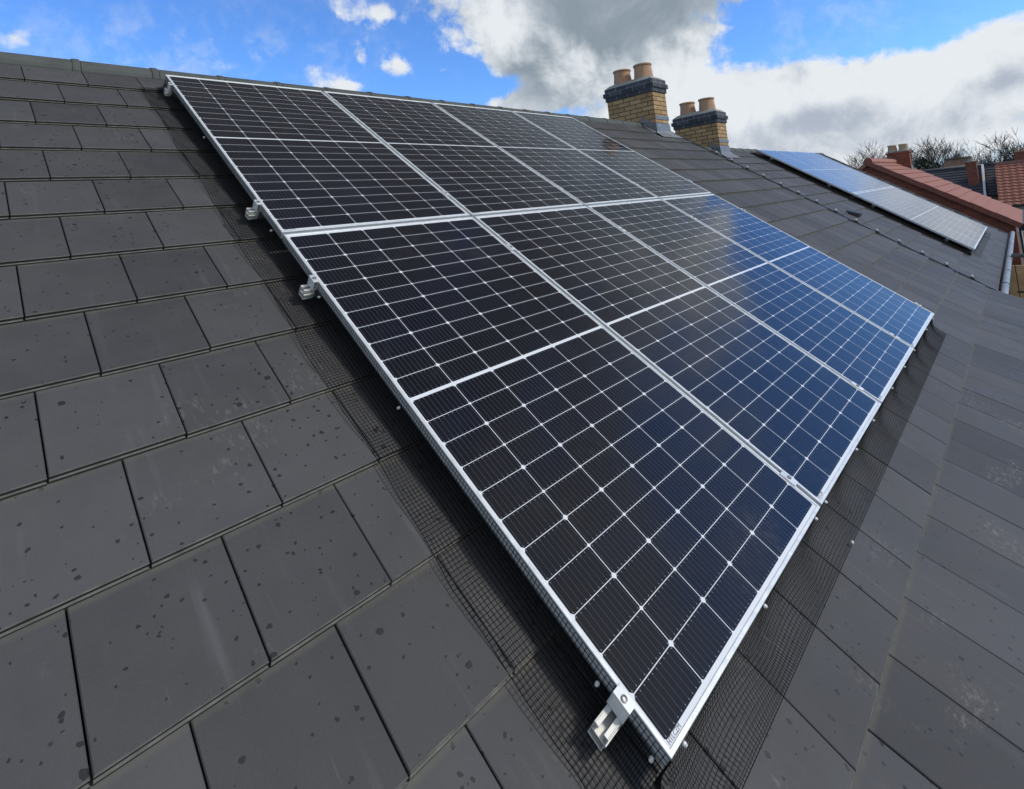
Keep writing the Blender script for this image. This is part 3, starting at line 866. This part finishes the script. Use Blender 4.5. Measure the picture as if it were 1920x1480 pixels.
meshF = thing('bird_mesh', 'black wire bird mesh along the bottom edge of the array on the next house', 'wire mesh', MR.copy(), 'bird mesh round the far array')
mb.build('wire_grid', M_wire, meshF, MR.copy())

# ------------------------------------------------------------------ beyond: scaffold tube, timber, red house
sc = MB(); sc.tube([(12.5, -3.80, -2.86), (12.5, -6.5, -2.92)], 0.035, 14)
o = sc.build('scaffold_tube', M_galv, smooth=True)
tag(o, 'grey scaffold tube sticking out level past the gutter of the next house', 'scaffold tube', 'scaffold tubes by the next house')
o.data.transform(T(-12.5, 3.8, 2.86)); o.matrix_world = T(12.5, -3.8, -2.86)
sc = MB(); sc.tube([(0, 0, 0), (8.9, 0, 0.03)], 0.044, 16)
for x_ in (0.9, 2.2, 3.9, 6.0):
    sc.tube([(x_, 0, 0.003 * x_), (x_ + 0.05, 0, 0.003 * x_)], 0.052, 16)
o = sc.build('scaffold_tube', M_galv, None, T(8.6, -3.765, -2.925), smooth=False)
tag(o, 'long weathered scaffold tube lying along the gutter of the next house', 'scaffold tube', 'scaffold tubes by the next house')
sc = MB(); sc.tube([(0, 0, 0), (0, -2.6, -0.05)], 0.02, 12)
o = sc.build('scaffold_tube', M_galv, None, T(11.0, -3.84, -3.27), smooth=True)
tag(o, 'thin lower scaffold tube crossing in front of the pale timber boards', 'scaffold tube', 'scaffold tubes by the next house')
tb = thing('scaffold_gate', 'pale timber boards standing upright beside the gutter end', 'timber boards', T(12.2, -3.80, -8))
for a, b in ((-0.13, 0.02), (0.035, 0.15)):
    mb = MB(); mb.box(0, 0.04, -0.06 + a - 0.0, -0.06 + b, 0.0, 5.0)
    mb.build('board', M_timber, tb, T(12.2, -3.80, -8), bevel=0.004)

RX = 20.5                                                    # red house gable plane
rh = thing('house', 'red brick house with pale red tiled roof beyond the next house', 'house', T(RX, 0, -8))
ry, rz = -0.42, -0.57
tp = math.tan(math.radians(33.56))
RE = -3.86; rez = rz + (RE - ry) * tp
mb = MB(); LW = 6.0
gable(mb, RX, 0.25, RE + 0.08, ry + (ry - RE) - 0.1, ry, rz - 0.06, rz - 0.06 + (RE + 0.08 - ry) * tp, GZ)
mb.box(RX + 0.25, RX + LW, RE + 0.15, RE + 0.40, GZ, rez - 0.05); mb.box(RX + 0.25, RX + LW, -ry + 2 * ry - RE - 0.5 + ry, -ry + 2 * ry - RE - 0.25 + ry, GZ, rez - 0.05)
mb.build('wall', M_rb, rh, Matrix.Identity(4))
# roof slope: stepped courses
rl_ = math.hypot(RE - ry, rez - rz); Mr = T(RX, ry, rz) @ Matrix.Rotation(math.radians(33.56), 4, 'X')
mb = MB(); nC = 13; ga = (rl_ + 0.1) / nC
for k in range(nC):
    for j in range(21):
        a = -0.06 + j * 0.30 + (0.15 if k % 2 else 0); b = a + 0.298
        a = max(a, -0.06)
        if j == 0 and k % 2: mb.box(-0.06, 0.088, -(k + 1) * ga, -k * ga + 0.05, -0.02, 0.0, 0, 0.5, Matrix.Translation((0, 0, 0)) @ Matrix.Rotation(0.0, 4, 'X'))
        p = [(a, -(k + 1) * ga, 0.008), (b, -(k + 1) * ga, 0.008), (b, -k * ga + 0.04, -0.024), (a, -k * ga + 0.04, -0.024),
             (a, -(k + 1) * ga, -0.024), (b, -(k + 1) * ga, -0.024)]
        mb.faces(p, [(0, 1, 2, 3), (4, 5, 1, 0), (4, 0, 3), (5, 2, 1)])
mb.box(-0.05, LW, -rl_ - 0.05, 0.03, -0.09, -0.03, 0)
rf = mb.build('roof', M_redtile, rh, Mr)
mb = MB()
for k in range(nC):
    mb.box(-0.13, -0.061, -(k + 1) * ga - 0.015, -k * ga, -0.15, 0.006 + (0.008 if k % 2 else 0))
mb.build('verge_tiles', M_reddark, rh, Mr, bevel=0.01)
Mr2 = T(RX, ry, rz) @ Matrix.Rotation(math.radians(-33.56), 4, 'X')
mb = MB(); mb.box(-0.10, LW, -0.05, rl_, -0.10, 0.0); mb.build('rear_roof', M_redtile, rh, Mr2)
mb = MB(); ridge_mesh(mb, RX - 0.13, RX + LW, ry, rz - 0.02, 0.125, phase=RX - 0.13, squash=1.0)
n_ = 16
mb.faces([(RX - 0.132, ry - 0.13 * math.cos(2 * math.pi * i / n_), rz - 0.02 + 0.13 * math.sin(2 * math.pi * i / n_)) for i in range(n_)], [tuple(range(n_))], 1)
mb.build('ridge', [M_redridge, M_reddark], rh, Matrix.Identity(4))
# chimney of the red house
def small_chimney(parent, x, y, z, w, l, h, npots=2, brick=M_rb, pr=0.11, ph=0.24, potm=M_pot, lead=True):
    M0 = T(x, y, z)
    ch = bpy.data.objects.new('chimney', None); C.objects.link(ch); place(ch, parent, M0)
    mb = MB(); mb.box(0, w, 0, l, -h, 0); mb.box(-0.03, w + 0.03, -0.03, l + 0.03, 0.0005, 0.07); mb.build('brick_stack', brick, ch, M0)
    mb = MB(); mb.box(0.02, w - 0.02, 0.02, l - 0.02, 0.0705, 0.12); mb.build('mortar_flaunching', M_mortar, ch, M0, bevel=0.02)
    for i in range(npots):
        mb = MB(); cy_ = l * (i + 0.5) / npots
        mb.lathe([(pr * 1.15, 0.10), (pr * 0.95, 0.10 + ph * 0.8), (pr * 1.05, 0.10 + ph * 0.85), (pr * 1.05, 0.10 + ph), (pr * 0.8, 0.10 + ph), (pr * 0.75, 0.15)], (w / 2, cy_, 0.0), 16)
        mb.build('chimney_pot', potm, ch, M0, smooth=True)
    return ch, M0
M_potp = simple('pale pot', (0.42, 0.33, 0.20), 0.8)
c3, Mc3 = small_chimney(rh, RX + 4.9, -0.96, -0.27, 0.44, 0.74, 1.4, 2, M_rb, 0.15, 0.28, M_potp)
mb = MB()
mb.box(-0.01, 0.43, -0.012, -0.002, -1.2, -0.5); mb.box(0.435, 0.455, -0.03, 0.0, -1.3, 0.0)
mb.build('lead_flashing', M_lead, c3, Mc3)
mb = MB(); mb.tube([(RX - 0.06, RE - 0.02, rez - 0.15), (RX - 0.06, RE - 0.02, -8)], 0.034, 10)
mb.build('downpipe', M_blackpl, rh, Matrix.Identity(4), smooth=True)
mb = MB(); mb.box(RX - 0.10, RX + LW, RE - 0.16, RE - 0.04, rez - 0.16, rez - 0.06)
mb.build('gutter', M_blackpl, rh, Matrix.Identity(4), bevel=0.02)


# ---- far houses: slopes facing us (towards -X), ridge along Y
def far_house(label, X, y0, y1, zr, ze, depth, mroof, mwall, step=0.28, profile=False, verge=None, windows=()):
    """ridge at X+depth, eave at X; z from ze to zr"""
    M0 = T(X, (y0 + y1) / 2, GZ)
    t = thing('house', label, 'house', M0)
    I = Matrix.Identity(4)
    ang = math.atan2(zr - ze, depth); sl = math.hypot(zr - ze, depth); n = max(3, int(sl / step)); g_ = sl / n
    mb = MB()
    ca, sa = math.cos(ang), math.sin(ang)
    def P(y, s, h): return (X + s * ca - h * sa, y, ze + s * sa + h * ca)
    for k in range(n):
        a, b = k * g_, (k + 1) * g_ + 0.02
        if profile:
            m = int((y1 - y0) / 0.075)
            for j in range(m):
                ya, yb = y0 + (y1 - y0) * j / m, y0 + (y1 - y0) * (j + 1) / m
                ha, hb = 0.022 * math.sin(j * math.pi / 2), 0.022 * math.sin((j + 1) * math.pi / 2)
                mb.faces([P(ya, a, 0.05 + ha), P(yb, a, 0.05 + hb), P(yb, b, ha), P(ya, b, ha), P(ya, a, ha - 0.02), P(yb, a, hb - 0.02)], [(1, 0, 3, 2), (0, 1, 5, 4)])
        else:
            mb.faces([P(y0, a, 0.035), P(y1, a, 0.035), P(y1, b, 0), P(y0, b, 0), P(y0, a, -0.02), P(y1, a, -0.02)], [(1, 0, 3, 2), (0, 1, 5, 4)])
    mb.faces([P(y0, sl, 0), P(y1, sl, 0), (X + 2 * depth, y1, ze), (X + 2 * depth, y0, ze)], [(0, 1, 2, 3)])
    mb.build('roof', mroof, t, I)
    mb = MB(); mb.tube([(X + depth, y0, zr + 0.02), (X + depth, y1, zr + 0.02)], 0.12, 10); mb.build('ridge', mroof, t, I, smooth=True)
    mb = MB(); mb.box(X + 0.25, X + 2 * depth - 0.25, y0 + 0.05, y1 - 0.05, GZ, ze)
    P5 = [(X + 0.25, ze + 0.0), (X + depth, zr - 0.12), (X + 2 * depth - 0.25, ze + 0.0)]
    for yy in (y0 + 0.05, y1 - 0.05):
        mb.faces([(a, yy, b) for a, b in P5], [(0, 1, 2)])
    mb.build('wall', mwall, t, I)
    mb = MB(); mb.box(X - 0.10, X + 0.02, y0, y1, ze - 0.10, ze + 0.0); mb.build('gutter', M_blackpl, t, I)
    for (wy0_, wy1_, wz0, wz1) in windows:
        mb = MB(); mb.box(X + 0.20, X + 0.2495, wy0_ - 0.06, wy1_ + 0.06, wz0 - 0.06, wz1 + 0.06)
        w_ = mb.build('window', M_white, t, I)
        mb = MB(); mb.box(X + 0.185, X + 0.1995, wy0_, wy1_, wz0, wz1); mb.build('pane', M_glassd, w_, I)
    return t


fx = 40.0
fh1 = far_house('dark slate roofed house far right, its roof partly hidden by the red tiled verge', fx, -2.32, 6.0, -1.02, -3.35, 3.2, M_slate, M_rb, 0.26, windows=[(-1.6, -0.8, -5.0, -4.0)])
c4, Mc4 = small_chimney(fh1, fx + 1.6, -2.15, -0.80, 0.62, 0.50, 1.6, 1, M_rb, 0.12, 0.18, M_mortar)
mb = MB(); mb.box(0, 0.12, 0, 0.10, 0, 1.0)
ang = math.atan2(-1.02 + 3.35, 3.2); sl = math.hypot(2.33, 3.2)
vm = Matrix.Translation((fx, -2.42, -3.35)) @ Matrix.Rotation(-ang, 4, 'Y')
mb = MB(); mb.box(0, sl, 0.0, 0.11, -0.1, 0.10); mb.build('verge_trim', M_white, fh1, vm)
fh1b = far_house('narrow slate roofed house between the dark slate roof and the red pantiled roof', fx + 1.2, -3.15, -2.46, -1.0, -2.8, 2.5, M_slate, M_render, 0.26)
fh2 = far_house('red pantiled house at the right edge with dark window under its eave', fx - 2.0, -9.5, -2.98, -1.06, -3.30, 3.6, M_redtile, M_render, 0.30, True, windows=[(-4.6, -3.6, -4.7, -3.65)])
fh3 = far_house('distant brown roofed house low between the bare trees and the dark slate roof', 60.0, -0.9, 1.0, -0.10, -1.0, 2.4, simple('brown tile', (0.12, 0.075, 0.05), 0.8), M_rb)
fh4 = far_house('distant grey roofed house above the red pantiled roof', 62.0, -9.0, -2.9, -0.70, -2.0, 2.4, M_slate, M_rb)
small_chimney(fh4, 63.5, -4.55, -0.12, 0.7, 0.85, 1.6, 2, M_rb, 0.14, 0.30, M_pot)


# ------------------------------------------------------------------ trees
def tree(label, x, y, h, seed, spread=0.5, ivy=0.0, lean=0.0, group='bare trees on the skyline', levels=7, base=GZ, trunkh=0.30, hedge=False):
    r = random.Random(seed)
    M0 = T(x, y, base)
    t = thing('tree', label, 'tree', M0, group)
    mt = MB(); mc = MB(); ivs = []
    H = h - base
    def grow(p, d, L, rad, lev):
        # a wobbling limb of 3 segments
        pts = [p]; rr = [rad]; q = p.copy(); dd = d.copy()
        ns = 3 if lev < 4 else 2
        for i in range(ns):
            dd = (dd + Vector((r.uniform(-1, 1), r.uniform(-1, 1), r.uniform(-0.5, 0.8))) * 0.20).normalized()
            q = q + dd * (L / ns); pts.append(q.copy()); rr.append(rad * (1 - 0.35 * (i + 1) / ns))
        (mt if lev <= 1 else mc).tube(pts, rr, 6 if lev < 2 else 3, False)
        if ivy and lev <= 1:
            for s in range(len(pts) - 1): ivs.append((pts[s], pts[s + 1], rad))
        if lev >= levels: return
        nb = 3 if lev == 0 else (3 if r.random() < 0.6 else 2)
        if lev == 0: nb = 5
        for b in range(nb):
            f = r.uniform(0.45, 1.0) if b else 1.0
            k = min(len(pts) - 2, int(f * (len(pts) - 1))); g_ = f * (len(pts) - 1) - k
            o_ = pts[k].lerp(pts[k + 1], min(1, g_))
            az = r.uniform(0, 2 * math.pi); sp = spread * r.uniform(0.7, 1.4) * (0.5 if b == 0 else 1.0)
            nd = (dd + Vector((math.cos(az), math.sin(az), r.uniform(-0.15, 0.35))) * sp * 1.5).normalized()
            grow(o_, nd, L * r.uniform(0.66, 0.90), max(0.019, rad * 0.58 * r.uniform(0.85, 1.1)), lev + 1)
    grow(Vector((0, 0, 0)), Vector((lean, lean * 0.3, 1)).normalized(), H * trunkh, 0.030 * H, 0)
    # scale so that the top reaches the wanted height
    top = max([v[2] for v in mt.v + mc.v]); k = H / top
    for m_ in (mt, mc): m_.v = [(a * k, b * k, c * k) for a, b, c in m_.v]
    mt.build('trunk', M_bark, t, M0); mc.build('crown', M_twig, t, M0)
    if ivy:
        mi = MB()
        for a, b, rad in ivs:
            a = a * k; b = b * k
            for s in range(int(260 * ivy)):
                f = r.random(); c_ = a.lerp(b, f)
                R0 = rad * k * 1.2 + 0.55 * ivy * r.random() ** 1.5
                dv = Vector((r.gauss(0, 1), r.gauss(0, 1), r.gauss(0, 0.7))).normalized() * R0
                c_ = c_ + dv; s_ = r.uniform(0.05, 0.11)
                u = Vector((r.gauss(0, 1), r.gauss(0, 1), r.gauss(0, 1))).normalized(); w = u.orthogonal().normalized()
                mi.poly([c_ - u * s_, c_ + w * s_ * 0.8, c_ + u * s_, c_ - w * s_ * 0.8])
        mi.build('ivy', M_ivy, t, M0)
    return t


def polar(az, d):
    return (-1.013 + d * math.cos(math.radians(az)), -4.157 + d * math.sin(math.radians(az)))
def topz(el, d): return -1.206 + d * math.tan(math.radians(el))
D = 72.0
TR = [(8.75, 3.6, 11, 0.42, 0.0, 0.15, 'wide bare tree left of the red brick chimney', D), (7.6, 3.75, 23, 0.36, 0.25, 0.0, 'bare tree rising directly behind the red brick chimney', D + 6),
      (5.95, 3.2, 31, 0.33, 0.0, 0.05, 'tall slender bare tree just right of the red brick chimney', D), (4.75, 2.1, 47, 0.38, 0.75, 0.22, 'leaning ivy-covered tree above the dark slate roof', D - 6),
      (2.9, 2.65, 52, 0.42, 0.5, 0.0, 'bare tree with a dark ivy-clad trunk behind the small far chimney', D), (1.15, 3.0, 66, 0.40, 0.0, -0.1, 'tallest bare tree above the red pantiled roof', D - 4),
      (-0.55, 2.2, 71, 0.5, 0.0, 0.0, 'bare tree cut off by the right edge', D)]
for az, el, sd, sp, iv, ln, lb, d in TR:
    x_, y_ = polar(az, d); tree(lb, x_, y_, topz(el, d), sd, sp, iv, ln)


def bush(label, x, y, rx, ry, h, seed, n=2600, base=GZ):
    r = random.Random(seed); M0 = T(x, y, base); t = thing('evergreen_tree', label, 'tree', M0, 'evergreens at the foot of the bare trees')
    mb = MB(); H = h - base
    mb.tube([(0, 0, 0), (0, 0, H * 0.8)], [0.2, 0.05], 7); mb.build('trunk', M_bark, t, M0)
    mb = MB(); cl = [(r.uniform(-.7, .7) * rx, r.uniform(-.7, .7) * ry, H * r.uniform(0.35, 0.9), r.uniform(0.35, 0.6)) for _ in range(26)]
    for i in range(n):
        cx_, cy_, cz_, cr = cl[r.randrange(len(cl))]
        dv = Vector((r.gauss(0, 1), r.gauss(0, 1), r.gauss(0, 1))).normalized() * cr * r.uniform(0.4, 1.35) * min(rx, ry) * 0.9
        c_ = Vector((cx_, cy_, min(cz_, H - 0.2))) + dv; s_ = r.uniform(0.07, 0.16)
        u = Vector((r.gauss(0, 1), r.gauss(0, 1), r.gauss(0, 1))).normalized(); w = u.orthogonal().normalized()
        mb.poly([c_ - u * s_, c_ + w * s_, c_ + u * s_, c_ - w * s_])
    mb.build('crown', M_hedge, t, M0)
for az, el, d, rx, ry, lb, sd, n_l in ((6.6, 1.75, 66, 1.2, 1.3, 'dark evergreen tree at the right foot of the red brick chimney', 5, 5200), (5.7, 0.95, 64, 1.2, 1.2, 'lower dark evergreen tree above the end of the slate roof', 6, 5200),
                                  (2.35, 0.9, 70, 0.8, 0.9, 'rounded dark evergreen tree behind the small far chimney', 7, 3000)):
    x_, y_ = polar(az, d); bush(lb, x_, y_, rx, ry, topz(el, d), sd, n_l)

# ------------------------------------------------------------------ ground
mb = MB(); S_ = 900
N_ = 30
for i in range(N_):
    for j in range(N_):
        a, b = -S_ + 2 * S_ * i / N_, -S_ + 2 * S_ * (i + 1) / N_; c_, d_ = -S_ + 2 * S_ * j / N_, -S_ + 2 * S_ * (j + 1) / N_
        mb.poly([(a, c_, GZ), (b, c_, GZ), (b, d_, GZ), (a, d_, GZ)])
g0 = mb.build('ground', M_grass); g0['kind'] = 'structure'

# ------------------------------------------------------------------ sky and sun
SUN_EL, SUN_AZ = math.radians(38), math.radians(-62)        # azimuth from +X, counter-clockwise
world = bpy.data.worlds.new('World'); bpy.context.scene.world = world; world.use_nodes = True
g = NT.__new__(NT); g.t = world.node_tree; g.t.nodes.clear(); g.out = g.t.nodes.new('ShaderNodeOutputWorld')
tc = g.n('ShaderNodeTexCoord').outputs['Generated']
nrm = g.n('ShaderNodeVectorMath', operation='NORMALIZE'); g.link(tc, nrm.inputs[0]); dvec = nrm.outputs[0]
sp = g.n('ShaderNodeSeparateXYZ'); g.link(dvec, sp.inputs[0])
AZ = g.math('MULTIPLY', g.math('ARCTAN2', sp.outputs[1], sp.outputs[0]), 57.29578)
EL = g.math('MULTIPLY', g.math('ARCSINE', sp.outputs[2]), 57.29578)
sky = g.n('ShaderNodeTexSky', sky_type='NISHITA'); sky.sun_disc = False
sky.sun_elevation = SUN_EL; sky.sun_rotation = math.radians(90) - SUN_AZ; sky.altitude = 50; sky.air_density = 1.0; sky.dust_density = 0.3; sky.ozone_density = 2.5
# cloud coordinates: a flat layer seen in perspective
den = g.math('ADD', g.math('MAXIMUM', sp.outputs[2], 0.0), 0.20)
cv = g.n('ShaderNodeCombineXYZ'); g.link(g.math('DIVIDE', sp.outputs[0], den), cv.inputs[0]); g.link(g.math('DIVIDE', sp.outputs[1], den), cv.inputs[1]); g.link(g.math('MULTIPLY', sp.outputs[2], 5.0), cv.inputs[2])
fb = g.noise(cv.outputs[0], 1.7, 6, 0.56, 0.25)
fb2 = g.noise(dvec, 9.0, 6, 0.60, 0.3)
sunv = g.n('ShaderNodeVectorMath', operation='ADD'); g.link(dvec, sunv.inputs[0]); sunv.inputs[1].default_value = (0.012, -0.016, 0.022)
fb2s = g.noise(sunv.outputs[0], 9.0, 6, 0.60, 0.3)
lit = g.math('MULTIPLY', g.math('SUBTRACT', fb2, fb2s), 2.0)
fine = g.noise(dvec, 34.0, 5, 0.62, 0.4)
fb3 = g.noise(g.mapping(dvec, loc=(3.1, 1.7, 5.2)), 4.0, 4, 0.55, 0.2)


def blobs(lst):
    tot = None
    for (az, el, ra, re, amp, *rot) in lst:
        dx = g.math('SUBTRACT', AZ, az); dy = g.math('SUBTRACT', EL, el)
        if rot:
            c_, s_ = math.cos(math.radians(rot[0])), math.sin(math.radians(rot[0]))
            dx, dy = g.math('ADD', g.math('MULTIPLY', dx, c_), g.math('MULTIPLY', dy, s_)), g.math('SUBTRACT', g.math('MULTIPLY', dy, c_), g.math('MULTIPLY', dx, s_))
        r2 = g.math('ADD', g.math('POWER', g.math('ABSOLUTE', g.math('DIVIDE', dx, ra)), 2.0), g.math('POWER', g.math('ABSOLUTE', g.math('DIVIDE', dy, re)), 2.0))
        b = g.math('MULTIPLY', g.math('EXPONENT', g.math('MULTIPLY', r2, -1.0)), amp)
        tot = b if tot is None else g.math('ADD', tot, b)
    return tot


COVER = [  # az, el, half sizes, amount
    (35, 20.5, 15, 6.5, 1.15), (22, 25, 16, 6, 1.0), (4, 31, 10, 6, 0.8), (3, 25, 8, 5, 0.30), (26, 14.5, 7, 3.2, 0.7), (37, 14, 6, 4, 0.75), (30, 33, 32, 9, 1.2), (70, 46, 35, 16, 1.0),
    (20, 8.6, 13, 3.4, 1.25), (7, 7.8, 8, 2.4, 1.0), (-2.5, 8.4, 6.0, 3.9, 1.3), (10, 2.5, 16, 3.0, 1.0), (24, 5, 14, 4, 0.8),
    (71, 17.0, 4.6, 1.5, 0.60), (63.5, 16.4, 2.0, 1.8, 0.62), (58.6, 17.7, 1.0, 1.5, 0.62), (54.6, 16.3, 2.0, 1.3, 0.72), (60.5, 14.8, 2.4, 0.9, 0.62),
    (87, 17.5, 2.6, 1.4, 0.50), (81, 20, 3, 1.2, 0.40), (55.9, 22.0, 1.6, 0.8, 0.55), (50, 15.9, 1.0, 0.6, 0.55), (43.3, 17.0, 1.7, 1.5, 0.75), (42.8, 11.8, 5.0, 1.1, 0.75),
    (47.4, 14.0, 3.0, 3.0, -0.55), (5, 15.2, 9.0, 3.0, -1.0), (-10, 18, 10, 6, -0.9), (-28, 16, 12, 9, -0.5), (76, 16, 12, 9, -0.22),
    (-90, 30, 60, 20, 0.35), (180, 25, 60, 20, 0.45), (-30, 60, 60, 20, 0.5)]
cover = g.math('ADD', blobs(COVER), -0.52)
cover = g.math('ADD', cover, g.ss(EL, 30.0, 44.0, 0.0, 0.85))                       # broken overcast higher up
cover = g.math('ADD', cover, g.math('MULTIPLY', g.ss(g.math('MULTIPLY', sp.outputs[1], -1.0), 0.25, 0.8), 0.55))   # and behind the viewer
cover = g.math('ADD', cover, g.math('MULTIPLY', g.ss(g.math('MULTIPLY', sp.outputs[0], -1.0), 0.2, 0.7), 0.45))
shape = g.math('ADD', g.math('ADD', g.math('MULTIPLY', g.math('SUBTRACT', fb, 0.5), 0.9), g.math('MULTIPLY', g.math('SUBTRACT', fb2, 0.5), 1.9)), g.math('MULTIPLY', g.math('SUBTRACT', fine, 0.5), 0.75))
dens = g.math('ADD', cover, shape)
alpha = g.ss(dens, -0.10, 0.36)
alpha = g.mix(g.ss(EL, 21.0, 26.0), alpha, g.ss(dens, -0.60, 1.0))
veil = g.math('MULTIPLY', g.ss(g.math('ADD', g.math('MULTIPLY', fb2, 0.55), g.math('MULTIPLY', fine, 0.45)), 0.44, 0.66), blobs([(72, 17.5, 17, 4.5, 0.34), (12, 14.5, 10, 3, 0.25)]))
alpha = g.math('MAXIMUM', alpha, veil)
GREY = [(30, 19.5, 11, 5.2, 1.35), (14, 5.2, 9, 1.7, 0.45), (22, 25, 14, 5, 0.95), (41.5, 13.8, 4.0, 3.2, 0.7), (30, 34, 30, 9, 1.1), (70, 46, 35, 16, 1.1), (13.0, 6.2, 5.0, 1.3, 0.72), (0.2, 6.6, 2.6, 1.2, 0.85), (6, 3.6, 14, 1.2, 0.40), (20, 8.5, 10, 3, -0.35), (6, 8.5, 4, 2.2, -0.4),
        (18, 12, 5, 2, 0.25), (35, 11, 6, 2.5, 0.45), (43, 20.0, 3.0, 2.4, -0.6), (35, 16, 2.5, 1.5, -0.3), (-6, 7, 4, 3, -0.8), (24, 5.5, 6, 3, 0.15)]
gr = g.math('ADD', blobs(GREY), g.math('MULTIPLY', g.math('SUBTRACT', fb3, 0.5), 0.9))
gr = g.math('SUBTRACT', gr, lit)
gr = g.math('ADD', gr, g.math('MULTIPLY', g.math('SUBTRACT', fine, 0.5), -0.5))
grey = g.ss(gr, -0.05, 1.0)
K = 10.0                                                     # background strength is 0.1
white = tuple(v * K for v in (0.80, 0.84, 0.88)); dark = g.mix(g.ss(g.noise(g.mapping(dvec, loc=(1.3, 4.7, 2.2)), 7.0, 5, 0.6, 0.3), 0.35, 0.68), tuple(v * K for v in (0.26, 0.32, 0.38)), tuple(v * K for v in (0.44, 0.50, 0.56)))
dark = g.mix(g.ss(EL, 13.0, 8.0), dark, tuple(v * K for v in (0.43, 0.485, 0.575)))
ccol = g.mix(grey, white, dark)
front = g.ss(sp.outputs[1], -0.45, 0.15)                     # heavy dark cloud base overhead, brighter towards the sun
hi = g.math('MULTIPLY', g.ss(EL, 27.0, 42.0), g.lin(front, 0, 1, 0.35, 1.0))
ccol = g.mix(hi, ccol, tuple(v * K for v in (0.145, 0.155, 0.175)))
thin = g.ss(dens, 0.05, 0.55)
skyc = g.mix(1.0, sky.outputs[0], (0.93, 1.46, 2.2), 'MULTIPLY')
hz = g.ss(EL, 9.0, 0.0, 0.0, 0.45)
skyc = g.mix(hz, skyc, tuple(v * K for v in (0.36, 0.56, 0.86)))
fin = g.mix(alpha, skyc, ccol)
bg = g.n('ShaderNodeBackground'); g.link(fin, bg.inputs[0]); bg.inputs[1].default_value = 0.1
g.link(bg.outputs[0], g.out.inputs[0])

sun = bpy.data.lights.new('sun', 'SUN'); sun.energy = 2.2; sun.angle = math.radians(8); sun.color = (1.0, 0.95, 0.88)
so = bpy.data.objects.new('sun', sun); C.objects.link(so)
sd = Vector((math.cos(SUN_EL) * math.cos(SUN_AZ), math.cos(SUN_EL) * math.sin(SUN_AZ), math.sin(SUN_EL)))
so.matrix_world = sd.to_track_quat('Z', 'Y').to_matrix().to_4x4()

# ------------------------------------------------------------------ camera
cam = bpy.data.cameras.new('camera'); co = bpy.data.objects.new('camera', cam); C.objects.link(co)
R0 = Vector((0.691618826440994, -0.7153871259582262, -0.09942162202263283))
R1 = Vector((-0.01597157669682303, 0.12247098295549541, -0.9923435730994243))
R2 = Vector((0.7220860804988556, 0.6879114175147436, 0.0732773771545932))
m3 = Matrix((R0, -R1, -R2)).transposed()
co.matrix_world = Matrix.Translation((-1.012940819947778, -4.1570119699889325, -1.2057518887086156)) @ m3.to_4x4()
cam.sensor_width = 36; cam.sensor_fit = 'HORIZONTAL'; cam.lens = 999.5314843550681 / 1920 * 36
cam.shift_x = 0.0; cam.shift_y = (330.94580753236556 - 740) / 1920
cam.clip_start = 0.02; cam.clip_end = 5000
sc_ = bpy.context.scene; sc_.camera = co
sc_.view_settings.view_transform = 'Standard'; sc_.view_settings.look = 'None'; sc_.view_settings.exposure = 0.0; sc_.view_settings.gamma = 1.0

sc_.cycles.max_bounces = 6; sc_.cycles.diffuse_bounces = 3; sc_.cycles.glossy_bounces = 3
world.cycles.sampling_method = 'MANUAL'; world.cycles.sample_map_resolution = 512
